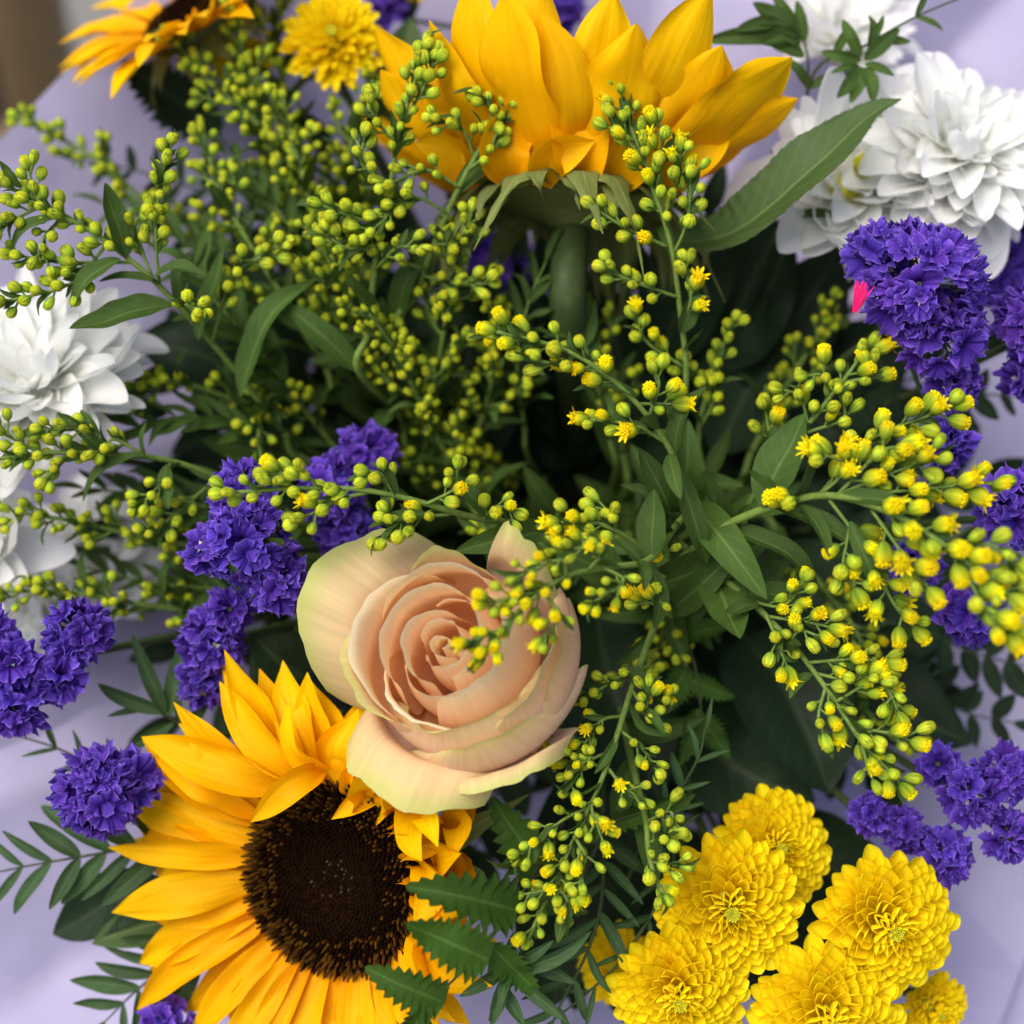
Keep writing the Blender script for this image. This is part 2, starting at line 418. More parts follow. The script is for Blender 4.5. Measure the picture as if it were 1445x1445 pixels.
def ray_floor(px, py, up=0.0):
    d = (W(px, py, 0) - CAML).normalized()
    return CAML + d * ((FLOOR_Z + up - CAML.z) / d.z)
def post(name, label, px, py, w, h, mat):
    p = ray_floor(px, py)
    t = thing(name, label, 'post', p)
    g = Geo(); box(g, -w / 2, w / 2, -w / 2, w / 2, 0.014, h); link('shaft', g.mesh('shaft', [mat]), t)
    g = Geo(); box(g, -w * .62, w * .62, -w * .62, w * .62, 0.0, 0.014); link('foot', g.mesh('foot', [mat]), t)
post('wooden_post', 'pale tan wooden post blurred behind the lilac paper', 70, 190, 0.045, 0.9, 'wood')
post('wooden_post', 'dark brown wooden post blurred beside the pale tan post', 30, 176, 0.04, 0.9, 'dark_wood')

# ------------------------------------------------------------------ wrapping paper: three overlapping sheets round the stems
def paper_sheet(root, a0, a1, rmax, zoff, seed, na=150, nr=50):
    g = Geo(); v = []; f = []; uv = []
    cx, cy = 835, 745
    for i in range(na + 1):
        a = R(lerp(a0, a1, i / na))
        for j in range(nr + 1):
            t = j / nr
            rr = lerp(70, rmax(math.degrees(a)), t)
            q = rr / 1150.0
            z = -20.5 + 13.5 * max(0, q) ** 1.15 + zoff
            fold = noise.noise(Vector((math.cos(a) * 2.3 + seed, math.sin(a) * 2.3, 0.6 * q))) * 2.6
            fold += (abs(((math.degrees(a) + seed * 17 + 6 * q) / 31.0) % 1.0 - 0.5) - 0.25) * 5.0
            crk = noise.noise(Vector((math.cos(a) * q * 9 + seed * 5, math.sin(a) * q * 9, seed)))
            fold += .14 * (1 - abs(crk) * 2.2) * sstep(.25, .6, q)
            z += fold * min(1.0, q * 1.3)
            v.append(W(cx + rr * math.cos(a), cy - rr * math.sin(a), z)); uv.append((i / na, t))
    # the lower end follows the stems down to the table
    for i in range(na):
        for j in range(nr):
            b = i * (nr + 1) + j
            f.append((b, b + 1, b + nr + 2, b + nr + 1))
    g.add(v, f, uv)
    o = link('paper_sheet', g.mesh('paper_sheet', ['paper'], root.location), root)
    return o
wrap = thing('wrapping_paper', 'matte lilac wrapping paper folded in a wide cone round the whole bouquet', 'wrapping paper', (BIND.x, BIND.y + 0.055, FLOOR_Z))
def edge_tl(deg):
    a = R(deg); dx, dy = math.cos(a), -math.sin(a)
    # straight sheet edge running through (188, 0) and (0, 197)
    den = dx / 188 + dy / 197
    num = 1 - 835 / 188 - 745 / 197
    return min(1420, num / den) if den < 0 else 1420
paper_sheet(wrap, 35, 205, edge_tl, -0.6, 1.3)
paper_sheet(wrap, 150, 318, lambda d: 1400 if d > 195 else lerp(700, 1400, sstep(165, 195, d)), 0.9, 4.1)
def edge_br(deg):
    a = R(deg); dx, dy = math.cos(a), -math.sin(a)
    # edge through (1450, 1345) and (1405, 1460)
    nx, ny = 115.0, 45.0
    den = dx * nx + dy * ny
    num = (1450 - 835) * nx + (1345 - 745) * ny
    return min(1400, num / den) if den > 0 else 1400
paper_sheet(wrap, 292, 352, edge_br, 1.6, 7.7)
paper_sheet(wrap, 300, 420, lambda d: 1420, -1.4, 9.2)
g = Geo()          # gathered neck of the paper, down to the table
v = []; f = []
for i in range(13):
    t = i / 12
    c = BIND.lerp(Vector((BIND.x, BIND.y + 0.055, FLOOR_Z)), t)
    for j in range(40):
        a = TAU * j / 40
        r = (0.030 - 0.006 * math.sin(t * PI) + 0.006 * t) * (1 + 0.07 * math.sin(9 * a) + 0.03 * math.sin(17 * a + 2))
        v.append(c + Vector((math.cos(a) * r, math.sin(a) * r, 0)))
for i in range(12):
    for j in range(40):
        f.append((i * 40 + j, i * 40 + (j + 1) % 40, (i + 1) * 40 + (j + 1) % 40, (i + 1) * 40 + j))
g.add(v, f); link('neck', g.mesh('neck', ['paper'], wrap.location), wrap)

# ------------------------------------------------------------------ shared small meshes (unit size)
def unit_leaf(name, mat, wid=0.13, fold=0.25, droop=0.25, serr=0, serr_d=0.0, nu=18, nv=4, seed=1, peak=0.42):
    g = Geo()
    pts = [Vector((0, 0, 0)), Vector((0, 0.33, 0.05)), Vector((0, 0.68, 0.02)), Vector((0, 1.0, -droop))]
    def wf(u):
        b = (u / peak) ** 0.75 if u < peak else max(0.0, (1 - (u - peak) / (1 - peak))) ** 0.85
        b = math.sin(min(1, b) * PI / 2)
        w = wid * (0.06 + 0.94 * b) * (1 if u < 0.985 else 0.2)
        if serr: w *= 1 - serr_d * (1 - (u * serr) % 1.0)
        return w
    ribbon(g, pts, Vector((0, 0, 1)), wf, nu, nv, cup=0.25, crease=fold, ruf=0.18, seed=seed)
    return g.mesh(name, [mat])
GLEAF = [unit_leaf('leaf', 'goldenrod_leaf', 0.12 + 0.02 * k, 0.3 - 0.08 * k, (0.12, 0.3, -0.05)[k], seed=k) for k in range(3)]
LLEAF = [unit_leaf('leaf', 'lance_leaf', 0.085 + 0.02 * k, 0.25, (0.05, 0.2, -0.1)[k], seed=k + 7) for k in range(3)]
DLEAF = [unit_leaf('leaf', 'dark_leaf', 0.15 + 0.03 * k, 0.12, (0.0, 0.15, -0.1)[k], seed=k + 9) for k in range(3)]
SLEAF = [unit_leaf('pinna', 'fern_leaf', 0.30 + 0.03 * k, 0.16, (0.05, 0.16, -0.08)[k], serr=9 + k, serr_d=0.40, nu=7 * (9 + k), nv=6, seed=k + 3, peak=0.24) for k in range(3)]
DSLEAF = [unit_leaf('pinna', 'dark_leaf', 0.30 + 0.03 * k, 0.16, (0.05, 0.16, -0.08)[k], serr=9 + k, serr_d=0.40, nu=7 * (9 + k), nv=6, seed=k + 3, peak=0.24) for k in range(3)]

def place_leaf(root, me, a, b, nrm, wscale=1.0, name='leaf'):
    """unit leaf laid from a to b, face towards nrm"""
    y = (b - a); ln = y.length; y.normalize()
    z = (nrm - y * nrm.dot(y)); z = z.normalized() if z.length > 1e-4 else perp(y)
    x = y.cross(z)
    o = link(name, me, root)
    o.matrix_basis = M4(Matrix((x, y, z)).transposed(), a - Vector(root.location), (ln * wscale, ln, ln))
    return o

def bud_mesh(kind, seed):
    rnd = random.Random(seed)
    g = Geo(); v = []; f = []; uv = []
    prof = [(0.0, 0.08), (0.07, 0.17), (0.2, 0.29), (0.40, 0.39), (0.62, 0.43), (0.82, 0.40), (0.97, 0.31), (1.07, 0.20), (1.08, 0.07)]
    if kind == 'long': prof = [(h * 1.16, r * 0.86) for h, r in prof]
    if kind in ('yellow', 'open'): prof = [(h * 1.05, r) for h, r in prof[:7]]
    n = 20
    for i, (h, r) in enumerate(prof):
        for j in range(n):
            a = TAU * j / n
            rr = r * (1 + 0.085 * math.cos(8 * a + (0 if i < 4 else .5)) * (1 if 0 < i < len(prof) - 1 else 0) + rnd.uniform(-.015, .015))
            v.append(Vector((rr * math.cos(a), rr * math.sin(a), h))); uv.append((j / n, min(1, h)))
    k = len(prof)
    for i in range(k - 1):
        for j in range(n):
            f.append((i * n + j, i * n + (j + 1) % n, (i + 1) * n + (j + 1) % n, (i + 1) * n + j))
    f.append(tuple((k - 1) * n + j for j in range(n)))
    g.add(v, f, uv, 0)
    def knob(c, d, r, l):
        fr = frame(d, Vector((0.31, 0.2, 0.9))); vv = []; ff = []
        for i, (h, q) in enumerate(((-.6, .7), (0.2, 1.0), (0.8, .75))):
            for j in range(6):
                a = TAU * j / 6
                vv.append(c + fr @ Vector((math.cos(a) * q * r, math.sin(a) * q * r, h * l)))
        vv.append(c + d * l)
        for i in range(2):
            for j in range(6): ff.append((i * 6 + j, i * 6 + (j + 1) % 6, (i + 1) * 6 + (j + 1) % 6, (i + 1) * 6 + j))
        for j in range(6): ff.append((12 + j, 12 + (j + 1) % 6, 18))
        g.add(vv, ff, [(0.5, 0.7)] * len(vv), 1)
    if kind in ('yellow', 'open'):
        cnt = 17
        for q in range(cnt):
            a = q * 2.39996; r = 0.34 * math.sqrt((q + 0.5) / cnt)
            knob(Vector((r * math.cos(a), r * math.sin(a), 1.0 + 0.14 * (1 - (r / .34) ** 2))), Vector((math.cos(a) * r * 1.6, math.sin(a) * r * 1.6, 1)).normalized(), 0.085, 0.12)
    if kind == 'open':
        for q in range(9):
            a = TAU * q / 9 + rnd.uniform(-.15, .15); l = rnd.uniform(.34, .55); e = rnd.uniform(0.45, 1.25)
            d = Vector((math.cos(a) * math.cos(e), math.sin(a) * math.cos(e), math.sin(e)))
            b = Vector((math.cos(a) * .30, math.sin(a) * .30, .97))
            ribbon(g, [b, b + d * l * .5, b + d * l], Vector((-math.cos(a) * math.sin(e), -math.sin(a) * math.sin(e), math.cos(e))), lambda u: 0.12 * math.sin(PI * (0.22 + 0.7 * u)), 4, 2, cup=.3, m=1, per=2)
    if kind in ('closed', 'long'):      # pointed bracts overlapping on the flank, tiny star of tips on top
        for q in range(7):
            a = TAU * q / 7 + rnd.uniform(-.1, .1)
            top = prof[-1][0]
            b = Vector((math.cos(a) * .36, math.sin(a) * .36, top * .70)); e = Vector((math.cos(a) * .07, math.sin(a) * .07, top * 1.02))
            ribbon(g, [b, Vector((math.cos(a) * .30, math.sin(a) * .30, top * .93)), e], Vector((math.cos(a), math.sin(a), .8)), lambda u: 0.15 * (1 - u) ** .6 + .01, 4, 2, cup=-.35, m=0, per=2)
    return g.mesh('bud', ['goldenrod_ripe' if kind in ('yellow', 'open') else 'goldenrod_bract', 'goldenrod_floret'])
BUD = {'closed': [bud_mesh('closed', k) for k in range(3)], 'long': [bud_mesh('long', k + 5) for k in range(2)],
       'yellow': [bud_mesh('yellow', k + 11) for k in range(2)], 'open': [bud_mesh('open', k + 21) for k in range(2)]}

# ------------------------------------------------------------------ goldenrod
def goldenrod(label, main, subs=(), auto=None, open_=0.0, size=0.40, seed=0, leaves=(), leaf_n=6, stem_r=0.11, step=0.34, down_leaves=7, group=None, tip_buds=True):
    """main: (px, py, z) from the lower visible end to the tip; subs: explicit side branches;
    auto: (count, length cm) for generated ones"""
    rnd = random.Random(seed * 101 + 7)
    size *= .88; step *= .80
    mp = [W(*p) for p in main]
    ax = (mp[1] - mp[0]).normalized()
    vis = catmull(mp, 8)
    path = stem_path(mp[0], ax, 1.6)
    root = thing('goldenrod_stem', label, 'goldenrod', path[-1], group)
    RL = Vector(root.location)
    g = Geo()
    low = catmull(path, 6)
    tube(g, list(reversed(low)), stem_r * 1.25 * CM, stem_r * 1.05 * CM, 7)
    tube(g, vis, stem_r * 1.05 * CM, 0.055 * CM, 7)
    branches = [catmull([W(*p) for p in s], 6) for s in subs]
    if auto:
        cnt, bl = auto
        for k in range(cnt):
            f = 0.16 + 0.80 * (k + rnd.uniform(0, .6)) / cnt
            p, t = at_len(vis, min(.97, f))
            a = k * 2.4 + rnd.uniform(-.4, .4)
            s = perp(t); o = Quaternion(t, a) @ s
            o = (o + TOCAM * 0.35).normalized()
            ln = bl * CM * (1 - 0.62 * f) * rnd.uniform(.75, 1.2)
            d = (t * rnd.uniform(.75, 1.0) + o * 0.9).normalized()
            e = p + d * ln
            branches.append(catmull([p, p.lerp(e, .5) + o * ln * .10, e + t * ln * .16 + Vector((0, 0, ln * .06))], 4))
    def bud_at(p, d, s):
        r = rnd.random()
        if r < open_ * 0.28: k = 'open'
        elif r < open_: k = 'yellow'
        elif r < open_ + 0.3 * (1 - open_): k = 'long'
        else: k = 'closed'
        me = rnd.choice(BUD[k])
        fr = frame(d) @ Matrix.Rotation(rnd.uniform(0, TAU), 3, 'Z')
        inst('bud', me, root, M4(fr, p - d * s * .05 * CM - RL, s * CM * (1.12 if k in ('yellow', 'open') else 1.0)))
    def dress(pl, start, base_r):
        ln = poly_len(pl)
        n = max(2, int(ln * (1 - start) / (step * CM)))
        a0 = rnd.uniform(0, TAU)
        for k in range(n):
            f = start + (1 - start) * (k + .3) / n
            p, t = at_len(pl, f)
            o = Quaternion(t, a0 + k * 2.4 + rnd.uniform(-.5, .5)) @ perp(t)
            o = (o + TOCAM * .30 + Vector((0, 0, .18))).normalized()
            d = (t * rnd.uniform(.45, .8) + o * .85).normalized()
            pd = rnd.uniform(.16, .42) * CM
            e = p + d * pd
            d2 = (d + t * .35 + Vector((0, 0, .1))).normalized()
            tube(g, [p, p + d * pd * .55, e], .036 * CM, .045 * CM, 4, cap=False)
            bud_at(e, d2, size * rnd.uniform(.72, 1.12))
            if rnd.random() < .46:
                me = rnd.choice(GLEAF)
                place_leaf(root, me, p, p + (d * .5 + t * .6 - TOCAM * .1).normalized() * rnd.uniform(.5, 1.15) * CM, (t * .7 + TOCAM * .5 - d * .4), 1.1)
        if tip_buds:
            p, t = at_len(pl, 1.0)
            bud_at(p, t, size * rnd.uniform(.9, 1.1))
    for b in branches:
        tube(g, b, .060 * CM, .042 * CM, 5)
        dress(b, 0.22, .05)
    dress(vis, 0.62 if (subs or auto) else 0.2, .05)
    link('stem', g.mesh('stem', ['goldenrod_stem'], root.location), root)
    # leaves: on the visible part and on the stalk inside the bouquet
    for k in range(leaf_n):
        f = 0.05 + 0.75 * k / max(1, leaf_n)
        p, t = at_len(vis, f)
        o = Quaternion(t, k * 2.4 + seed) @ perp(t)
        ln = lerp(2.4, 1.0, f) * rnd.uniform(.6, 1.2) * CM
        e = p + (t * .75 + o * .75).normalized() * ln
        place_leaf(root, rnd.choice(GLEAF), p, e, (t * .9 - o * .5 + TOCAM * .3), 1.05)
    for k in range(down_leaves):
        f = 0.04 + 0.62 * k / down_leaves
        p, t = at_len(low, f)
        t = -t
        o = Quaternion(t, k * 2.4 + seed * 1.7) @ perp(t)
        ln = rnd.uniform(2.2, 4.2) * CM
        e = p + (t * .8 + o * .65).normalized() * ln
        place_leaf(root, rnd.choice(GLEAF), p, e, (t * .9 - o * .6), 1.15)
    for lf in leaves:      # explicit: base, tip, (optional) width factor
        a, b = W(*lf[0]), W(*lf[1])
        place_leaf(root, rnd.choice(GLEAF), a, b, lf[3] if len(lf) > 3 else (TOCAM + D(rnd.uniform(-.5, .5), .5, 0)), lf[2] if len(lf) > 2 else 1.3)
    return root

# ------------------------------------------------------------------ sunflower
def sun_petal(root, base, mid, tip, nrm, w, seed, cup=0.35, twist=(0, 0), nrm2=None, name='ray_petal', ruf=0.35, blunt=2.1):
    g = Geo()
    def wf(u):
        if u < .45: b = 0.42 + 0.58 * math.sin(u / .45 * PI / 2)
        else: b = max(0.0, 1 - ((u - .45) / .55) ** blunt)
        return w * max(b, 0.025) 
    ribbon(g, [base, mid, tip], nrm, wf, 16, 8, cup=cup, crease=-0.10, ruf=ruf, ruf_n=3.2, seed=seed, twist=twist, nrm2=nrm2)
    return link(name, g.mesh(name, ['sunflower_petal'], root.location), root)

def sunflower(label, c, ax, rd, petals, disc=True, bracts=14, seed=0, stem_r=0.45, bract_len=3.2, bract_droop=0.9, stem_fuzz=False):
    """petals: function(root, C, fr, rd) building the ray florets"""
    path = stem_path(c - ax * 1.2 * CM, ax, 3.0)
    root = thing('sunflower', label, 'sunflower', path[-1])
    fr = frame(ax)
    rnd = random.Random(seed)
    RL = Vector(root.location)
    # receptacle
    g = Geo(); v = []; f = []; uv = []
    prof = [(rd * .16, -1.5), (rd * .22, -1.15), (rd * .55, -0.75), (rd * .9, -0.38), (rd * 1.03, -0.10), (rd * 1.0, 0.05)]
    n = 28
    for i, (r, h) in enumerate(prof):
        for j in range(n):
            a = TAU * j / n
            v.append(c + fr @ Vector((r * CM * math.cos(a), r * CM * math.sin(a), h * CM))); uv.append((j / n, i / 5))
    for i in range(len(prof) - 1):
        for j in range(n): f.append((i * n + j, i * n + (j + 1) % n, (i + 1) * n + (j + 1) % n, (i + 1) * n + j))
    g.add(v, f, uv); link('receptacle', g.mesh('receptacle', ['bract_leaf'], RL), root)
    if disc:
        g = Geo(); v = []; f = []; uv = []
        def hd(q): return 0.25 + 0.42 * math.sin(min(1, q * 1.05) * PI) ** 0.8 * sstep(0.0, .8, q) + 0.10 * (1 - q)
        rings = 14
        for i in range(rings + 1):
            q = i / rings
            for j in range(40):
                a = TAU * j / 40
                v.append(c + fr @ Vector((q * rd * CM * math.cos(a), q * rd * CM * math.sin(a), (hd(q) - 0.12) * CM))); uv.append((j / 40, q))
        for i in range(rings):
            for j in range(40): f.append((i * 40 + j, i * 40 + (j + 1) % 40, (i + 1) * 40 + (j + 1) % 40, (i + 1) * 40 + j))
        g.add(v, f, uv); dk = link('disc', g.mesh('disc', ['disc_brown'], RL), root)
        g = Geo()
        cnt = 1500
        for k in range(cnt):
            q = math.sqrt((k + .5) / cnt); a = k * 2.399963
            rim = sstep(.72, 1.0, q)
            h = lerp(.10, .24, sstep(.3, .9, q)) * rnd.uniform(.75, 1.3) + rim * .18
            r = lerp(.038, .060, q)
            e = Vector((math.cos(a), math.sin(a), 0))
            p = e * q * rd * 0.99 + Vector((0, 0, hd(q) - .14))
            lean = (e * (0.12 + 0.75 * rim) + Vector((rnd.uniform(-.2, .2), rnd.uniform(-.2, .2), 1))).normalized()
            f3 = frame(lean, Vector((.3, .9, .1)))
            vv = []
            for (hh, rr) in ((0, 1.0), (.65, .95), (1.0, .45)):
                for j in range(5):
                    an = TAU * j / 5 + k
                    vv.append(c + fr @ ((p + f3 @ Vector((math.cos(an) * r * rr, math.sin(an) * r * rr, hh * h))) * CM))
            ff = [(i * 5 + j, i * 5 + (j + 1) % 5, i * 5 + 5 + (j + 1) % 5, i * 5 + 5 + j) for i in range(2) for j in range(5)] + [(10, 11, 12, 13, 14)]
            mi = 1 if (q > .64 and rnd.random() < .35 + .5 * rim) else (2 if q < .26 and rnd.random() < .16 else 0)
            g.add(vv, ff, None, mi)
        o = link('disc_florets', g.mesh('disc_florets', ['disc_brown', 'disc_rim', 'disc_heart'], RL, smooth=False), dk); o['kind'] = 'stuff'
    petals(root, c, fr, rd, rnd)
    for k in range(bracts):
        a = TAU * k / bracts + rnd.uniform(-.12, .12)
        e = fr @ Vector((math.cos(a), math.sin(a), 0)); z = fr @ Vector((0, 0, 1))
        b = c + e * rd * (.92 + .08 * (k % 2)) * CM - z * (.38 - .2 * (k % 2)) * CM
        L_ = bract_len * rnd.uniform(.75, 1.15) * CM
        dr = bract_droop * rnd.uniform(.5, 1.4)
        cu = rnd.uniform(-.10, .30); tg = z.cross(e) * rnd.uniform(-.35, .35) * L_
        pts = [b, b + e * L_ * .36 + z * .05 * CM - z * dr * .08 * L_, b + e * L_ * .68 - z * dr * .34 * L_ + tg * .4, b + e * L_ * (.72 + cu) - z * dr * .68 * L_ + tg]
        g = Geo()
        ribbon(g, pts, z, lambda u: .75 * CM * (1 - u) ** 1.25 + .03 * CM, 14, 4, cup=-.35, crease=.25, ruf=.45, seed=k + seed)
        link('bract', g.mesh('bract', ['bract_leaf'], RL), root)
    g = Geo(); tube(g, catmull(path, 8), stem_r * CM, stem_r * .85 * CM, 12)
    link('stem', g.mesh('stem', ['green_stem'], RL), root)
    return root

# ------------------------------------------------------------------ chrysanthemums
def spoon(name, mat, wid, tip0, cupv, bend, seed, nu=9, nv=6, point=2.0, ruf=.10):
    """unit petal along +y, face +z, rounded tip starting at tip0"""
    g = Geo()
    pts = [Vector((0, 0, 0)), Vector((0, .4, -.03)), Vector((0, .75, -.01 + bend * .3)), Vector((0, 1.0, bend))]
    def wf(u):
        b = 0.34 + 0.66 * sstep(0, tip0, u)
        if u > tip0: b *= max(0.0, 1 - ((u - tip0) / (1 - tip0)) ** point) ** .5
        return wid * max(b, .012)
    ribbon(g, pts, Vector((0, 0, 1)), wf, nu, nv, cup=cupv, ruf=ruf, seed=seed, tipc=1.9)
    return g.mesh(name, [mat])
BPET = [spoon('petal', 'button_petal', .225 + .02 * k, .66, .70, .06 + .05 * k, k, 11, 6, 3.4, .05) for k in range(3)]
QPET = [spoon('petal', 'button_petal', .24, .66, 1.9, .22, k, 8, 6, 3.4) for k in range(2)]
WPET = [spoon('petal', 'white_petal', .175 + .03 * k, .5, .50, (.05, .26, -.12)[k], k, 12, 8, 1.7, .22) for k in range(3)]

def mum(label, px, py, z, rpx, axis, kind='button', n=185, seed=0, name=None, group=None, max_th=98, dome=0.62, L0=0.30, heart=True, lime=False, thin=1.0, jitter=0.06, cat='chrysanthemum'):
    c = W(px, py, z)
    d = DIST - z * CM
    rad = rpx / 722.5 * TANH * d
    ax = D(*axis)
    base = c - ax * rad * .55
    path = stem_path(base, ax, 2.2)
    root = thing(name or ('button_chrysanthemum' if kind == 'button' else 'white_chrysanthemum'), label, cat, path[-1], group)
    RL = Vector(root.location)
    fr = frame(ax)
    rnd = random.Random(seed + 31)
    if kind == 'button':
        dome *= rnd.uniform(.85, 1.2); max_th += rnd.uniform(-8, 8); thin *= rnd.uniform(.92, 1.08)
    for k in range(n):
        q = ((k + .5) / n)
        s = q ** (.56 if kind == 'button' else .5)
        th = R(max_th) * s ** 0.95
        a = k * 2.399963 + rnd.uniform(-jitter, jitter) * 2
        e = Vector((math.cos(a), math.sin(a), 0))
        zl = Vector((0, 0, 1))
        dirl = (zl * math.cos(th) + e * math.sin(th)).normalized()
        # petal tips sit on a flattened dome
        tipr = rad * (0.10 + 0.90 * math.sin(min(th, PI / 2)) ** 1.0 * (1.0 if th < PI / 2 else 0.98))
        if kind == 'button':
            ln = rad * lerp(.26, 0.62, sstep(.05, .75, s)) * rnd.uniform(.86, 1.12)
            tip = e * rad * s ** .9 * rnd.uniform(.94, 1.04) + zl * rad * (dome * (math.cos(min(th, R(120))) * .9) - .10 * (1 - sstep(0, .3, s)))
            lean = R(lerp(4, max_th - 4, s ** .86) + rnd.uniform(-4, 4))
            pd = (zl * math.cos(lean) + e * math.sin(lean)).normalized()
            face = (zl * math.sin(lean) - e * math.cos(lean) * 1.0)
            face = (face * .9 + zl * .25)
            me = rnd.choice(QPET) if s < .40 else rnd.choice(BPET)
            ws = lerp(.80, 1.0, sstep(.15, .6, s)) * thin
        else:
            ln = rad * lerp(.34, 1.0, sstep(.0, .9, s)) * rnd.uniform(.82, 1.12)
            lean = R(lerp(2, max_th, s ** .8) + rnd.uniform(-9, 9))
            pd = (zl * math.cos(lean) + e * math.sin(lean)).normalized()
            tip = pd * ln * 1.0 + zl * rad * .02
            face = (zl * math.sin(lean) - e * math.cos(lean)) + Vector((rnd.uniform(-.3, .3), rnd.uniform(-.3, .3), 0))
            me = rnd.choice(WPET); ws = rnd.uniform(.85, 1.25) * thin
        b = tip - pd * ln
        y = fr @ pd
        zz = fr @ face; zz = (zz - y * zz.dot(y)).normalized()
        x = y.cross(zz)
        o = link('petal', me, root)
        o.matrix_basis = M4(Matrix((x, y, zz)).transposed(), (c + fr @ b) - ax * (0 if kind == 'button' else rad * .3) - RL, (ln * ws, ln, ln * ws))
    g = Geo(); v = []; f = []
    nn = 14
    for i, (r, h) in enumerate(((.10, -.62), (.34, -.45), (.42, -.25), (.36, -.05), (.22, .12), (.05, .2))):
        for j in range(nn):
            a = TAU * j / nn
            v.append(c + fr @ Vector((r * rad * math.cos(a), r * rad * math.sin(a), (h if kind == 'button' else h * .6 - .22) * rad)))
    for i in range(5):
        for j in range(nn): f.append((i * nn + j, i * nn + (j + 1) % nn, (i + 1) * nn + (j + 1) % nn, (i + 1) * nn + j))
    g.add(v, f); link('receptacle', g.mesh('receptacle', ['mum_heart' if kind == 'button' or lime else 'white_petal'], RL), root)
    if heart and kind != 'white' or lime:
        g = Geo()
        for k in range(45):
            s = math.sqrt((k + .5) / 45); a = k * 2.399963
            r = s * rad * .075
            h = rad * (dome * .66 - .05 * (1 - s)) if kind == 'button' else rad * .10
            p = c + fr @ Vector((r * math.cos(a), r * math.sin(a), h))
            rr = rad * .014
            zz = fr @ Vector((math.cos(a) * s * .3, math.sin(a) * s * .3, 1)).normalized()
            tube(g, [p - zz * rad * .45, p, p + zz * rad * .06 + zz * rad * .02], rr * .8, rr, 5)
        o = link('heart', g.mesh('heart', ['mum_heart'], RL), root); o['kind'] = 'stuff'
    g = Geo(); tube(g, catmull(path, 7), .17 * CM, .15 * CM, 8)
    link('stem', g.mesh('stem', ['green_stem'], RL), root)
    return root

# ------------------------------------------------------------------ statice
def statice_floret(seed):
    rnd = random.Random(seed)
    g = Geo(); v = []; f = []; uv = []
    n, rings = 64, 7
    ph = [rnd.uniform(0, TAU) for _ in range(4)]
    for i in range(rings + 1):
        t = i / rings
        for j in range(n):
            a = TAU * j / n
            lobe = 1 + t * t * (0.07 * math.cos(5 * a + ph[0]) + .06 * math.sin(11 * a + ph[3]) + .05 * math.sin(23 * a + ph[1]))
            r = (0.10 + 0.90 * t ** 1.5) * lobe
            h = 0.95 * t ** 0.75 - 0.22 * t ** 4 + t ** 2 * (0.15 * math.sin(7 * a + ph[1]) + 0.14 * math.sin(13 * a + ph[2]) + .10 * math.sin(21 * a + ph[0])) + t * .12 * noise.noise(Vector((math.cos(a) * 2.5, math.sin(a) * 2.5, seed * 2.3 + t)))
            aa = a + t * t * .10 * math.sin(9 * a + ph[3])
            v.append(Vector((r * math.cos(aa), r * math.sin(aa), h))); uv.append((j / n, t))
    for i in range(rings):
        for j in range(n): f.append((i * n + j, i * n + (j + 1) % n, (i + 1) * n + (j + 1) % n, (i + 1) * n + j))
    g.add(v, f, uv, 0)
    return g.mesh('floret', ['statice_petal'])
SFL = [statice_floret(k) for k in range(6)]
def corolla_mesh():
    g = Geo()
    for q in range(5):
        a = TAU * q / 5
        d = Vector((math.cos(a), math.sin(a), .35)).normalized()
        b = Vector((math.cos(a) * .03, math.sin(a) * .03, .5))
        ribbon(g, [b, b + d * .14, b + d * .26], Vector((0, 0, 1)), lambda u: .09 * math.sin(PI * (.2 + .75 * u)), 3, 2, per=2)
    return g.mesh('corolla', ['white_petal'])
COROLLA = corolla_mesh()

